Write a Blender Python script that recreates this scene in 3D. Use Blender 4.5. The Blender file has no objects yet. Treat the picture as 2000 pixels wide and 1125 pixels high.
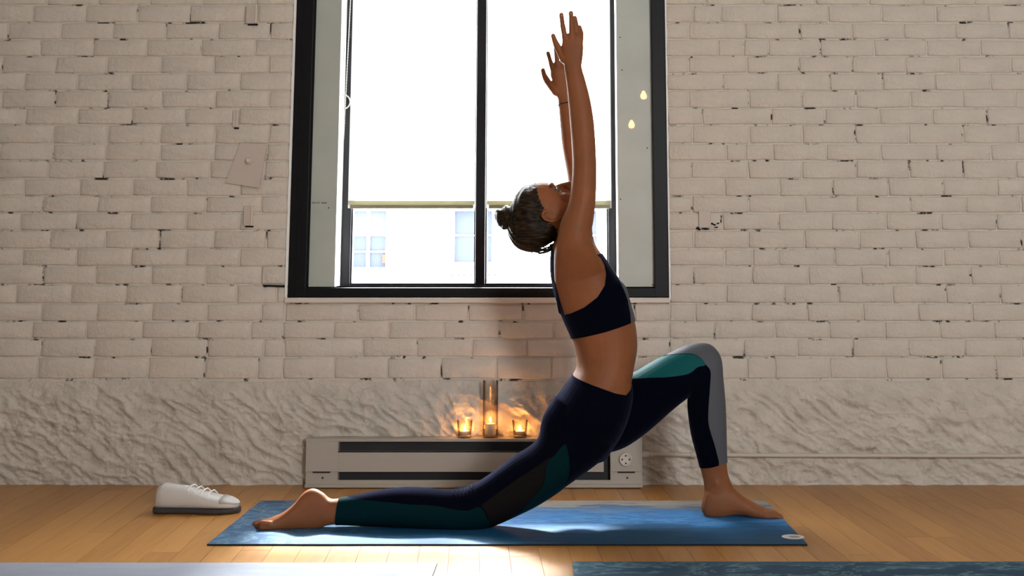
import bpy, bmesh, math, random
import numpy as np
from mathutils import Vector, noise as mnoise

random.seed(7)
S = bpy.context.scene
COL = S.collection

# ------------------------------------------------------------------ camera
F, PX, PY, HZ, CD = 2082.0, 1065.0, 254.0, 0.80, 4.19      # focal (px), principal point, eye height, distance to wall
TH = math.atan((530.0 - PY) / F)
CT, ST = math.cos(TH), math.sin(TH)
cam_d = bpy.data.cameras.new('camera'); cam = bpy.data.objects.new('camera', cam_d); COL.objects.link(cam)
cam.location = (0, -CD, HZ); cam.rotation_euler = (math.pi/2 + TH, 0, 0)
cam_d.sensor_fit = 'HORIZONTAL'; cam_d.sensor_width = 36; cam_d.lens = F/2000*36
cam_d.shift_x = (1000-PX)/2000; cam_d.shift_y = -(562.5-PY)/2000
cam_d.clip_end = 200
S.camera = cam

# ------------------------------------------------------------------ light and exposure
S.view_settings.view_transform = 'Standard'; S.view_settings.look = 'None'
S.view_settings.exposure = 0.0; S.view_settings.gamma = 1.0
S.view_settings.use_curve_mapping = False
W = bpy.data.worlds.new('sky'); S.world = W; W.use_nodes = True
bg = W.node_tree.nodes['Background']; bg.inputs[0].default_value = (0.95, 0.975, 1.0, 1); bg.inputs[1].default_value = 66.0

def area(name, loc, rot, sx, sy, power, color, portal=False):
    l = bpy.data.lights.new(name, 'AREA'); l.shape = 'RECTANGLE'; l.size = sx; l.size_y = sy
    l.energy = power; l.color = color
    if portal: l.cycles.is_portal = True
    o = bpy.data.objects.new(name, l); COL.objects.link(o); o.location = loc; o.rotation_euler = rot
    return o
# daylight through an assumed, unseen rear-wall window, placed and sized as room fill
area('rear_window_portal', (2.22, -7.3, 2.0), (math.radians(90), 0, 0), .95, 1.05, 1, (1, 1, 1), portal=True)
sl = bpy.data.lights.new('sun', 'SUN'); sl.energy = 40.0; sl.angle = math.radians(7); sl.color = (1.0, .985, .96)
sun = bpy.data.objects.new('sun', sl); COL.objects.link(sun); sun.location = (1, 12, 15)
sun.rotation_euler = Vector((-.05, -math.cos(math.radians(45.2)), -math.sin(math.radians(45.2)))).to_track_quat('-Z', 'Y').to_euler()
area('sky_portal', (-0.24, 0.27, 1.6), (math.radians(-90), 0, 0), 1.5, 2.0, 1, (1, 1, 1), portal=True)

# ------------------------------------------------------------------ helpers
def at(px, py, D):
    """world point seen at pixel (px, py) of the photograph at depth D from the eye"""
    u = (px-PX)/F; v = -(py-PY)/F
    t = D/(CT - v*ST)
    return Vector((u*t, -CD + D, HZ + (ST + v*CT)*t))
def XZ(pts, D):
    return [(at(x, y, D).x, at(x, y, D).z) for x, y in pts]

def mesh_obj(name, verts, faces, mat=None, parent=None, smooth=False, origin=None):
    me = bpy.data.meshes.new(name)
    if origin is not None:
        verts = [(v[0]-origin[0], v[1]-origin[1], v[2]-origin[2]) for v in verts]
    me.from_pydata([tuple(v) for v in verts], [], faces); me.update()
    if smooth: me.polygons.foreach_set('use_smooth', [True]*len(me.polygons))
    o = bpy.data.objects.new(name, me); COL.objects.link(o)
    if mat: me.materials.append(mat)
    if parent: o.parent = parent
    return o
def tag(o, label=None, cat=None, group=None, kind=None):
    if label: o['label'] = label
    if cat: o['category'] = cat
    if group: o['group'] = group
    if kind: o['kind'] = kind
    return o
def empty(name, loc=(0, 0, 0)):
    o = bpy.data.objects.new(name, None); COL.objects.link(o); o.location = loc; o.empty_display_size = .05
    return o

class MB:
    """collects geometry, builds ONE mesh object"""
    def __init__(s): s.v = []; s.f = []
    def add(s, v, f):
        n = len(s.v); s.v += [tuple(q) for q in v]; s.f += [[i+n for i in q] for q in f]; return s
    def box(s, x0, x1, y0, y1, z0, z1, bev=0.0):
        if bev <= 0:
            v = [(x, y, z) for x in (x0, x1) for y in (y0, y1) for z in (z0, z1)]
            return s.add(v, [(0,1,3,2), (4,6,7,5), (0,4,5,1), (2,3,7,6), (0,2,6,4), (1,5,7,3)])
        bm = bmesh.new(); bmesh.ops.create_cube(bm, size=1)
        for q in bm.verts: q.co = ((x0+x1)/2+q.co.x*(x1-x0), (y0+y1)/2+q.co.y*(y1-y0), (z0+z1)/2+q.co.z*(z1-z0))
        bmesh.ops.bevel(bm, geom=bm.edges[:], offset=bev, segments=2, affect='EDGES', profile=.5)
        return s.bm(bm)
    def bm(s, bm):
        bm.verts.index_update(); v = [tuple(q.co) for q in bm.verts]; f = [[q.index for q in p.verts] for p in bm.faces]
        bm.free(); return s.add(v, f)
    def lathe(s, prof, c, n=28, axis='z'):
        v = []; f = []
        for r, h in prof:
            for k in range(n):
                a = 2*math.pi*k/n
                if axis == 'z': v.append((c[0]+r*math.cos(a), c[1]+r*math.sin(a), c[2]+h))
                else: v.append((c[0]+r*math.cos(a), c[1]-h, c[2]+r*math.sin(a)))
        for i in range(len(prof)-1):
            for k in range(n):
                f.append((i*n+k, i*n+(k+1) % n, (i+1)*n+(k+1) % n, (i+1)*n+k))
        f.append(tuple(range(n))[::-1]); m = (len(prof)-1)*n; f.append(tuple(range(m, m+n)))
        return s.add(v, f)
    def tube(s, pts, rad, n=12, closed=False, cap=True):
        pts = [Vector(p) for p in pts]; m = len(pts)
        if not hasattr(rad, '__len__'): rad = [rad]*m
        if cap and not closed:
            d0 = (pts[0]-pts[1]).normalized(); d1 = (pts[-1]-pts[-2]).normalized()
            A = [(pts[0]+d0*rad[0]*q, rad[0]*math.sqrt(max(0, 1-q*q))) for q in (.97, .8, .5)]
            B = [(pts[-1]+d1*rad[-1]*q, rad[-1]*math.sqrt(max(0, 1-q*q))) for q in (.5, .8, .97)]
            pts = [a[0] for a in A]+pts+[b[0] for b in B]; rad = [a[1] for a in A]+list(rad)+[b[1] for b in B]; m = len(pts)
        t0 = (pts[1]-pts[0]).normalized()
        ref = Vector((0, 1, 0)) if abs(t0.y) < .9 else Vector((1, 0, 0))
        nrm = (ref - t0*ref.dot(t0)).normalized(); v = []; f = []
        for i in range(m):
            if closed: t = (pts[(i+1) % m]-pts[i-1]).normalized()
            else: t = (pts[min(i+1, m-1)]-pts[max(i-1, 0)]).normalized()
            nrm = (nrm - t*nrm.dot(t)).normalized(); b = t.cross(nrm)
            for k in range(n):
                a = 2*math.pi*k/n; v.append(pts[i]+(nrm*math.cos(a)+b*math.sin(a))*rad[i])
        for i in range(m if closed else m-1):
            j = (i+1) % m
            for k in range(n): f.append((i*n+k, i*n+(k+1) % n, j*n+(k+1) % n, j*n+k))
        if not closed: f.append(tuple(range(n))[::-1]); f.append(tuple(range((m-1)*n, m*n)))
        return s.add(v, f)
    def rings(s, rings):
        n = len(rings[0]); v = [p for r in rings for p in r]; f = []
        for i in range(len(rings)-1):
            for k in range(n): f.append((i*n+k, i*n+(k+1) % n, (i+1)*n+(k+1) % n, (i+1)*n+k))
        f.append(tuple(range(n))[::-1]); f.append(tuple(range((len(rings)-1)*n, len(rings)*n)))
        return s.add(v, f)
    def ell(s, c, ax, seg=16, rg=10):
        """ellipsoid: centre and three axis vectors"""
        c = Vector(c); A = [Vector(a) for a in ax]; R = []
        for i in range(1, rg):
            p = math.pi*i/rg
            R.append([c + A[2]*math.cos(p) + (A[0]*math.cos(2*math.pi*k/seg)+A[1]*math.sin(2*math.pi*k/seg))*math.sin(p) for k in range(seg)])
        return s.rings(R)
    def prism(s, poly, y0, y1):
        n = len(poly); v = [(x, y0, z) for x, z in poly]+[(x, y1, z) for x, z in poly]
        f = [tuple(range(n)), tuple(range(2*n-1, n-1, -1))]+[(k, k+n, (k+1) % n+n, (k+1) % n) for k in range(n)]
        return s.add(v, f)
    def build(s, name, mat, parent=None, smooth=False, origin=None):
        o = mesh_obj(name, s.v, s.f, mat, parent, smooth, origin)
        bm = bmesh.new(); bm.from_mesh(o.data); bmesh.ops.recalc_face_normals(bm, faces=bm.faces); bm.to_mesh(o.data); bm.free()
        return o

# ------------------------------------------------------------------ materials
def mat(name, color, rough=.6, spec=.5, metal=0, bump=0, bscale=40, var=0, vscale=6, coat=0, detail=5):
    m = bpy.data.materials.new(name); m.use_nodes = True; N = m.node_tree.nodes; L = m.node_tree.links
    b = N['Principled BSDF']; b.inputs['Base Color'].default_value = (*color, 1)
    b.inputs['Roughness'].default_value = rough; b.inputs['Specular IOR Level'].default_value = spec
    b.inputs['Metallic'].default_value = metal; b.inputs['Coat Weight'].default_value = coat; b.inputs['Coat Roughness'].default_value = .3 if 'plank' in name else .012
    tc = N.new('ShaderNodeTexCoord')
    if var:
        n = N.new('ShaderNodeTexNoise'); n.inputs['Scale'].default_value = vscale; n.inputs['Detail'].default_value = 6
        r = N.new('ShaderNodeValToRGB'); r.color_ramp.elements[0].position = .3; r.color_ramp.elements[1].position = .7
        r.color_ramp.elements[0].color = tuple(c*(1-var) for c in color)+(1,); r.color_ramp.elements[1].color = tuple(min(1, c*(1+var*.5)) for c in color)+(1,)
        L.new(tc.outputs['Object'], n.inputs['Vector']); L.new(n.outputs['Fac'], r.inputs[0]); L.new(r.outputs[0], b.inputs['Base Color'])
    if bump:
        n = N.new('ShaderNodeTexNoise'); n.inputs['Scale'].default_value = bscale; n.inputs['Detail'].default_value = detail
        p = N.new('ShaderNodeBump'); p.inputs['Strength'].default_value = bump; p.inputs['Distance'].default_value = .01
        L.new(tc.outputs['Object'], n.inputs['Vector']); L.new(n.outputs['Fac'], p.inputs['Height']); L.new(p.outputs[0], b.inputs['Normal'])
    return m
def emis(name, color, st):
    m = bpy.data.materials.new(name); m.use_nodes = True; N = m.node_tree.nodes; N.clear()
    e = N.new('ShaderNodeEmission'); e.inputs[0].default_value = (*color, 1); e.inputs[1].default_value = st
    o = N.new('ShaderNodeOutputMaterial'); m.node_tree.links.new(e.outputs[0], o.inputs[0]); return m
def clear_glass(name, tint=(1, 1, 1), gl=.12, base=.04, rim=None):
    m = bpy.data.materials.new(name); m.use_nodes = True; N = m.node_tree.nodes; L = m.node_tree.links; N.clear()
    t = N.new('ShaderNodeBsdfTransparent'); t.inputs[0].default_value = (*tint, 1)
    if rim:
        w2 = N.new('ShaderNodeLayerWeight'); w2.inputs[0].default_value = .5; r2 = N.new('ShaderNodeValToRGB')
        r2.color_ramp.elements[0].position = .45; r2.color_ramp.elements[0].color = (*tint, 1); r2.color_ramp.elements[1].position = .95; r2.color_ramp.elements[1].color = (*rim, 1)
        L.new(w2.outputs['Facing'], r2.inputs[0]); L.new(r2.outputs[0], t.inputs[0])
    g = N.new('ShaderNodeBsdfGlossy'); g.inputs['Roughness'].default_value = .03
    w = N.new('ShaderNodeLayerWeight'); w.inputs[0].default_value = .3
    mr = N.new('ShaderNodeMapRange'); mr.inputs['To Min'].default_value = base; mr.inputs['To Max'].default_value = gl+.5
    mx = N.new('ShaderNodeMixShader'); o = N.new('ShaderNodeOutputMaterial')
    L.new(w.outputs['Facing'], mr.inputs[0]); L.new(mr.outputs[0], mx.inputs[0]); L.new(t.outputs[0], mx.inputs[1]); L.new(g.outputs[0], mx.inputs[2]); L.new(mx.outputs[0], o.inputs[0])
    return m

PAINT = (.65, .59, .505)
M_brick = mat('painted_brick', PAINT, .62, .3, bump=.6, bscale=42, var=.10, vscale=9, detail=8)
M_base = mat('painted_rubble', (.60, .545, .465), .6, .3, bump=1.0, bscale=45, var=.12, vscale=16, detail=10)
M_plaster = mat('plaster', (.50, .49, .47), .8, .2)
M_black = mat('black_frame', (.005, .005, .006), .45, .18)
M_black2 = mat('black_sash', (.007, .007, .010), .4, .25)
M_matte = mat('matte_black', (.006, .006, .007), .9, .0)
M_panel = mat('gloss_panel', (.45, .49, .435), .45, .5, coat=1.0, var=.08, vscale=5)
M_jamb = mat('white_jamb', (.85, .85, .83), .5, .4)
M_sill = mat('sill_paint', (.66, .60, .52), .5, .4)
M_heat = mat('heater_enamel', (.44, .40, .34), .42, .45)
M_heatdark = mat('heater_inside', (.03, .028, .028), .6, .3)
M_pipe = mat('painted_pipe', (.56, .50, .42), .5, .4)
M_metal = mat('painted_metal', (.55, .48, .41), .55, .4, bump=.2, bscale=60)
M_dark = mat('dark_slot', (.012, .010, .009), .8, .2)
M_glass = clear_glass('window_glass', (.97, .98, .98), .1, .03)
M_votive = clear_glass('votive_glass', (.985, .965, .94), -.35, .008, rim=(.22, .15, .10))
M_wax = mat('wax', (.75, .66, .52), .5, .4)
M_flame = emis('flame', (1.0, .50, .14), 14)
M_bulb = emis('bulb_glow', (1.0, .56, .19), 36)
M_chain = mat('bead_chain', (.62, .62, .60), .3, .5)

def mortar_mat():
    m = mat('painted_mortar', tuple(c*.97 for c in PAINT), .7, .25, bump=.6, bscale=45, detail=7)
    N = m.node_tree.nodes; L = m.node_tree.links; b = N['Principled BSDF']; tc = [n for n in N if n.type == 'TEX_COORD'][0]
    n = N.new('ShaderNodeTexNoise'); n.inputs['Scale'].default_value = 11; n.inputs['Detail'].default_value = 5; n.inputs['Roughness'].default_value = .7
    r = N.new('ShaderNodeValToRGB'); r.color_ramp.elements[0].position = .56; r.color_ramp.elements[1].position = .615
    r.color_ramp.elements[0].color = (*tuple(c*.97 for c in PAINT), 1); r.color_ramp.elements[1].color = (.035, .026, .02, 1)
    L.new(tc.outputs['Object'], n.inputs['Vector']); L.new(n.outputs['Fac'], r.inputs[0]); L.new(r.outputs[0], b.inputs['Base Color'])
    return m
M_mortar = mortar_mat()

def blind_mat():
    m = bpy.data.materials.new('blind_fabric'); m.use_nodes = True; N = m.node_tree.nodes; L = m.node_tree.links; N.clear()
    tl = N.new('ShaderNodeBsdfTranslucent'); tl.inputs[0].default_value = (.20, .195, .18, 1)
    df = N.new('ShaderNodeBsdfDiffuse'); df.inputs[0].default_value = (.8, .78, .72, 1)
    tr = N.new('ShaderNodeBsdfTransparent'); tr.inputs[0].default_value = (1, 1, 1, 1)
    a = N.new('ShaderNodeMixShader'); a.inputs[0].default_value = .25
    b = N.new('ShaderNodeMixShader'); b.inputs[0].default_value = .22
    o = N.new('ShaderNodeOutputMaterial')
    L.new(tl.outputs[0], a.inputs[1]); L.new(df.outputs[0], a.inputs[2]); L.new(a.outputs[0], b.inputs[1]); L.new(tr.outputs[0], b.inputs[2]); L.new(b.outputs[0], o.inputs[0])
    return m
M_blind = blind_mat()
def veil(name, ct, cd, f):
    m = bpy.data.materials.new(name); m.use_nodes = True; N = m.node_tree.nodes; L = m.node_tree.links; N.clear()
    tl = N.new('ShaderNodeBsdfTranslucent'); tl.inputs[0].default_value = (*ct, 1); df = N.new('ShaderNodeBsdfDiffuse'); df.inputs[0].default_value = (*cd, 1)
    a = N.new('ShaderNodeMixShader'); a.inputs[0].default_value = f; o = N.new('ShaderNodeOutputMaterial')
    L.new(tl.outputs[0], a.inputs[1]); L.new(df.outputs[0], a.inputs[2]); L.new(a.outputs[0], o.inputs[0]); return m
M_hem = veil('blind_hem', (.15, .145, .11), (.5, .46, .36), .3)
M_fold = veil('blind_fold', (.32, .31, .22), (.7, .66, .5), .3)

def wood_mat(name, c0, c1):
    m = mat(name, c0, .42, .5, coat=.3); N = m.node_tree.nodes; L = m.node_tree.links; b = N['Principled BSDF']; tc = [n for n in N if n.type == 'TEX_COORD'][0]
    mp = N.new('ShaderNodeMapping'); mp.inputs['Scale'].default_value = (26, 1.6, 1)
    n = N.new('ShaderNodeTexNoise'); n.inputs['Scale'].default_value = 2.2; n.inputs['Detail'].default_value = 7; n.inputs['Distortion'].default_value = .6
    oi = N.new('ShaderNodeObjectInfo'); ad = N.new('ShaderNodeMath'); ad.operation = 'MULTIPLY_ADD'; ad.inputs[1].default_value = .55
    r = N.new('ShaderNodeValToRGB'); r.color_ramp.elements[0].position = .25; r.color_ramp.elements[1].position = 1.0
    r.color_ramp.elements[0].color = (*c0, 1); r.color_ramp.elements[1].color = (*c1, 1)
    L.new(tc.outputs['Object'], mp.inputs[0]); L.new(mp.outputs[0], n.inputs['Vector']); L.new(oi.outputs['Random'], ad.inputs[0]); L.new(n.outputs['Fac'], ad.inputs[2])
    L.new(ad.outputs[0], r.inputs[0]); L.new(r.outputs[0], b.inputs['Base Color'])
    return m
M_wood = wood_mat('maple_plank', (.32, .132, .020), (.47, .22, .048))

def mat_print(name, ramp, warp=.22, scale=3.0, endmix=None, stretch=(1.0, 3.2, 1), fine=.5):
    """marbled print of a yoga mat: ramp over (v + noise), object coordinates in metres with v along +Y"""
    m = mat(name, (.1, .1, .1), .6, .15); N = m.node_tree.nodes; L = m.node_tree.links; b = N['Principled BSDF']; tc = [n for n in N if n.type == 'TEX_COORD'][0]
    mp = N.new('ShaderNodeMapping'); mp.inputs['Scale'].default_value = stretch
    n = N.new('ShaderNodeTexNoise'); n.inputs['Scale'].default_value = scale; n.inputs['Detail'].default_value = 9; n.inputs['Distortion'].default_value = 1.2; n.inputs['Roughness'].default_value = .62
    sp = N.new('ShaderNodeSeparateXYZ'); L.new(tc.outputs['Generated'], sp.inputs[0])
    L.new(tc.outputs['Object'], mp.inputs[0]); L.new(mp.outputs[0], n.inputs['Vector'])
    s = N.new('ShaderNodeMath'); s.operation = 'MULTIPLY_ADD'; s.inputs[1].default_value = warp*2; s.inputs[2].default_value = -warp
    mp2 = N.new('ShaderNodeMapping'); mp2.inputs['Scale'].default_value = (2.6, 18, 1); n3 = N.new('ShaderNodeTexNoise'); n3.inputs['Scale'].default_value = 1.6; n3.inputs['Detail'].default_value = 8; n3.inputs['Roughness'].default_value = .65
    L.new(tc.outputs['Object'], mp2.inputs[0]); L.new(mp2.outputs[0], n3.inputs['Vector'])
    mm = N.new('ShaderNodeMath'); mm.operation = 'MULTIPLY_ADD'; mm.inputs[1].default_value = fine; L.new(n3.outputs['Fac'], mm.inputs[0])
    m4 = N.new('ShaderNodeMath'); m4.operation = 'SUBTRACT'; m4.inputs[1].default_value = fine/2; L.new(n.outputs['Fac'], m4.inputs[0]); L.new(m4.outputs[0], mm.inputs[2])
    L.new(mm.outputs[0], s.inputs[0])
    a = N.new('ShaderNodeMath'); a.operation = 'ADD'; L.new(s.outputs[0], a.inputs[0]); L.new(sp.outputs['Y'], a.inputs[1])
    r = N.new('ShaderNodeValToRGB'); e = r.color_ramp.elements
    e[0].position, e[0].color = ramp[0][0], (*ramp[0][1], 1); e[1].position, e[1].color = ramp[-1][0], (*ramp[-1][1], 1)
    for p, c in ramp[1:-1]: q = e.new(p); q.color = (*c, 1)
    L.new(a.outputs[0], r.inputs[0]); out = r.outputs[0]
    if endmix:
        r2 = N.new('ShaderNodeValToRGB'); e = r2.color_ramp.elements
        e[0].position, e[0].color = endmix[0][0], (*endmix[0][1], 1); e[1].position, e[1].color = endmix[-1][0], (*endmix[-1][1], 1)
        for p, c in endmix[1:-1]: q = e.new(p); q.color = (*c, 1)
        n2 = N.new('ShaderNodeTexNoise'); n2.inputs['Scale'].default_value = 8; n2.inputs['Detail'].default_value = 8; n2.inputs['Distortion'].default_value = 2.4
        L.new(tc.outputs['Object'], n2.inputs['Vector']); L.new(n2.outputs['Fac'], r2.inputs[0])
        mr = N.new('ShaderNodeMath'); mr.operation = 'MULTIPLY_ADD'; mr.inputs[1].default_value = .25; L.new(n.outputs['Fac'], mr.inputs[0]); L.new(sp.outputs['X'], mr.inputs[2])
        r3 = N.new('ShaderNodeMapRange'); r3.inputs['From Min'].default_value = .20; r3.inputs['From Max'].default_value = .42
        L.new(mr.outputs[0], r3.inputs[0])
        mx = N.new('ShaderNodeMixRGB'); L.new(r3.outputs[0], mx.inputs[0]); L.new(r2.outputs[0], mx.inputs[1]); L.new(r.outputs[0], mx.inputs[2]); out = mx.outputs[0]
    L.new(out, b.inputs['Base Color'])
    return m
M_mat = mat_print('ocean_print_and_shade', [(0, (.015, .07, .15)), (.22, (.012, .085, .19)), (.36, (.015, .10, .23)), (.45, (.02, .14, .36)), (.50, (.075, .25, .50)), (.54, (.02, .13, .36)), (.62, (.055, .21, .46)), (.66, (.03, .13, .32)),
                                      (.72, (.10, .22, .42)), (.80, (.09, .14, .23)), (.88, (.34, .33, .31)), (1, (.38, .36, .32))], .26, 2.6, fine=1.1,
                  endmix=[(.3, (.035, .075, .14)), (.47, (.045, .11, .21)), (.53, (.13, .22, .30)), (.56, (.045, .095, .17)), (.7, (.10, .18, .26))])  # marbled print; its darker front band also holds part of the body's shadow
M_mat_side = mat('mat_rubber', (.012, .014, .018), .8, .2)
M_mat2 = mat_print('slate_mat_print', [(0, (.02, .06, .09)), (.3, (.015, .045, .08)), (.48, (.02, .06, .11)), (.55, (.12, .24, .28)), (.60, (.02, .05, .09)), (.70, (.02, .06, .10)), (.735, (.10, .20, .24)), (.765, (.015, .045, .08)), (.90, (.02, .06, .11)), (.94, (.12, .22, .25)), (.965, (.015, .045, .08)), (1, (.03, .09, .15))], .5, 4.5, stretch=(1, 2.0, 1), fine=.2)
M_mat3 = mat_print('pale_mat_print', [(0, (.26, .285, .35)), (.5, (.31, .335, .40)), (.6, (.245, .27, .33)), (1, (.32, .345, .41))], .5, 2.0)

def skin_mat():
    m = mat('skin', (.24, .086, .033), .55, .22, bump=.06, bscale=160, var=.14, vscale=10)
    b = m.node_tree.nodes['Principled BSDF']; b.inputs['Subsurface Weight'].default_value = .12; b.inputs['Subsurface Radius'].default_value = (.012, .004, .002)
    b.inputs['Subsurface Scale'].default_value = 1.0
    return m
M_skin = skin_mat()
M_navy = mat('navy_fabric', (.0022, .0026, .007), .6, .0, bump=.05, bscale=500)
M_teal = mat('teal_fabric', (.003, .085, .09), .65, .1, bump=.05, bscale=500)
M_tealshade = mat('shaded_teal_fabric', (.0012, .015, .019), .65, .02, bump=.05, bscale=500)  # same teal as the lit front leg, with the rear leg's shade in the colour
M_grey = mat('grey_fabric', (.085, .09, .105), .65, .2, bump=.05, bscale=500)
M_charcoal = mat('charcoal_fabric', (.008, .0072, .008), .65, .02, bump=.05, bscale=500)
bn = M_navy.node_tree.nodes['Principled BSDF']; bn.inputs['Sheen Weight'].default_value = .06; bn.inputs['Sheen Roughness'].default_value = .45; bn.inputs['Sheen Tint'].default_value = (.6, .65, 1, 1)
def hair_mat():
    m = mat('hair', (.018, .010, .006), .45, .12); N = m.node_tree.nodes; L = m.node_tree.links; b = N['Principled BSDF']; tc = [n for n in N if n.type == 'TEX_COORD'][0]
    mp = N.new('ShaderNodeMapping'); mp.inputs['Scale'].default_value = (14, 90, 160); mp.inputs['Rotation'].default_value = (0, .35, 0)
    n = N.new('ShaderNodeTexNoise'); n.inputs['Scale'].default_value = 1.4; n.inputs['Detail'].default_value = 4
    r = N.new('ShaderNodeValToRGB'); r.color_ramp.elements[0].color = (.004, .0025, .0018, 1); r.color_ramp.elements[1].color = (.045, .026, .011, 1)
    r.color_ramp.elements[0].position = .4; r.color_ramp.elements[1].position = .72
    p = N.new('ShaderNodeBump'); p.inputs['Strength'].default_value = .7; p.inputs['Distance'].default_value = .004
    L.new(tc.outputs['Object'], mp.inputs[0]); L.new(mp.outputs[0], n.inputs['Vector']); L.new(n.outputs['Fac'], r.inputs[0]); L.new(r.outputs[0], b.inputs['Base Color'])
    L.new(n.outputs['Fac'], p.inputs['Height']); L.new(p.outputs[0], b.inputs['Normal']); return m
M_hair = hair_mat()

# ------------------------------------------------------------------ room shell
XL, XR, YB, ZC = -3.0, 2.9, -7.2, 3.1
SW0, SW1, SZ0, SZ1 = 1.76, 2.70, 1.47, 2.52     # opening of the assumed rear window, unseen, set for its light on the brick
# window opening in the back wall (world metres, from the frame seen in the photograph)
WX0, WX1 = at(562, 580, CD).x, at(1306.5, 580, CD).x
WZ0, WZ1 = at(900, 581, CD).z, 2.42
BZ = at(1000, 742, CD).z                     # top of the rubble base
def wall_box(mb, x0, x1, z0, z1): mb.box(x0, x1, .006, .30, z0, z1)
mb = MB()
wall_box(mb, XL, WX0, 0, ZC); wall_box(mb, WX1, XR, 0, ZC); wall_box(mb, WX0, WX1, 0, WZ0); wall_box(mb, WX0, WX1, WZ1, ZC)
wall_back = tag(mb.build('wall_back', M_mortar), kind='structure')
tag(MB().box(XL-.2, XL, YB, .3, 0, ZC).build('wall_left', M_plaster), kind='structure')
tag(MB().box(XR, XR+.2, YB, .3, 0, ZC).build('wall_right', M_plaster), kind='structure')
m = MB(); m.box(XL-.2, SW0, YB-.2, YB, 0, ZC); m.box(SW1, XR+.2, YB-.2, YB, 0, ZC); m.box(SW0, SW1, YB-.2, YB, 0, SZ0); m.box(SW0, SW1, YB-.2, YB, SZ1, ZC)
tag(m.build('wall_rear', M_plaster), kind='structure')
tag(MB().box(XL-.2, XR+.2, YB-.2, .3, ZC, ZC+.2).build('ceiling', M_plaster), kind='structure')
floor = tag(MB().box(XL-.2, XR+.2, YB-.2, .3, -.12, -.006).build('floor', M_wood), kind='structure')

# floor planks, running almost towards the wall
PW, PL = .086, 1.05
dv = Vector((-.0687, 1, 0)).normalized(); rv = Vector((dv.y, -dv.x, 0))
def clip_y(poly, ymax):
    out = []
    for i in range(len(poly)):
        a, b = poly[i], poly[(i+1) % len(poly)]
        if a[1] <= ymax: out.append(a)
        if (a[1] <= ymax) != (b[1] <= ymax):
            t = (ymax-a[1])/(b[1]-a[1]); out.append((a[0]+(b[0]-a[0])*t, ymax))
    return out
far_planks = MB()
for c in range(-40, 42):
    off = random.random()*PL
    for r in range(-8, 2):
        s0 = r*PL+off; g = .0005
        q = [rv*(c*PW+g)+dv*(s0+g), rv*((c+1)*PW-g)+dv*(s0+g), rv*((c+1)*PW-g)+dv*(s0+PL-g), rv*(c*PW+g)+dv*(s0+PL-g)]
        if min(p.y for p in q) > -.02 or max(p.y for p in q) < YB or min(p.x for p in q) < XL-.15 or max(p.x for p in q) > XR+.15: continue
        near_ = max(p.y for p in q) > -1.6 and abs(sum(p.x for p in q)/4+.1) < 2.45
        poly = clip_y([(p.x, p.y) for p in q], .0)
        if len(poly) < 3: continue
        cx = sum(p[0] for p in poly)/len(poly); cy = sum(p[1] for p in poly)/len(poly)
        h = random.uniform(-.0003, 0)
        top = [(cx+(x-cx)*.9995, cy+(y-cy)*.9995, h) for x, y in poly]; n = len(poly)
        bot = [(x, y, -.006) for x, y in poly]
        if not near_:
            far_planks.add(top+bot, [tuple(range(n))]+[(k, k+n, (k+1) % n+n, (k+1) % n) for k in range(n)]); continue
        mesh_obj('plank', [(x-cx, y-cy, z) for x, y, z in top+bot], [tuple(range(n))]+[(k, k+n, (k+1) % n+n, (k+1) % n) for k in range(n)], M_wood, floor).location = (cx, cy, 0)

tag(far_planks.build('distant_planks', M_wood, floor), kind='stuff')
# ------------------------------------------------------------------ bricks, laid out from the photograph
rows = [-23, 10, 44, 77, 110, 143, 177, 211, 244, 281, 314, 349, 383, 416, 450, 486, 520, 556, 593, 628, 662, 698, 741]
RIGHT = {0: [1380, 1490], 1: [1355, 1409, 1517], 2: [1346, 1456], 3: [1403, 1453, 1501], 4: [1346, 1459], 5: [1412, 1518], 6: [1346, 1463], 7: [1372, 1508],
         8: [1353, 1464], 9: [1419, 1457, 1510], 10: [1351, 1461], 11: [1416, 1523], 12: [1352, 1463], 13: [1412, 1521], 14: [1356, 1463], 15: [1415, 1471, 1521],
         16: [1355, 1470], 17: [1419, 1533], 18: [1358, 1468], 19: [1395, 1514], 20: [1335, 1453], 21: [1350, 1459, 1514]}
LEFT = {0: [500], 1: [478, 504], 2: [527], 3: [498], 4: [525], 5: [468], 6: [525], 7: [467], 8: [525], 9: [522], 10: [517], 11: [470], 12: [511], 13: [468], 14: [520], 15: [468],
        16: [511], 17: [462, 540], 18: [510, 556], 19: [490], 20: [514, 555], 21: [504, 552]}
UNDER = {18: [700, 810, 915, 1022, 1130, 1240, 1308], 19: [552, 652, 760, 868, 975, 1082, 1190, 1308], 20: [709, 815, 922, 1030, 1138, 1232, 1308], 21: [652, 757, 862, 970, 1078, 1186, 1270]}
bricks = []
for r in range(len(rows)-1):
    z1, z0 = at(1000, rows[r], CD).z, at(1000, rows[r+1], CD).z
    full = r >= 18
    ym = (rows[r]+rows[r+1])/2
    X = lambda p: at(p, ym, CD).x
    rr = [X(p) for p in RIGHT[r]]
    while rr[-1] < 1.95: rr.append(rr[-1]+.213+random.uniform(-.006, .006))
    ll = [X(p) for p in LEFT[r]]
    while ll[0] > -2.25: ll.insert(0, ll[0]-.213+random.uniform(-.006, .006))
    if full:
        segs = [ll+[X(p) for p in UNDER[r]]+rr]
        s = sorted(set(segs[0])); s = [s[0]]+[b for a, b in zip(s, s[1:]) if b-a > .03]; segs = [s]
    else:
        segs = [ll+[WX0-.004], [WX1+.004]+[q for q in rr if q > WX1+.05]]
    for s in segs:
        for a, b in zip(s, s[1:]):
            if b-a < .012: continue
            bricks.append((a, b, z0, z1))
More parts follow.
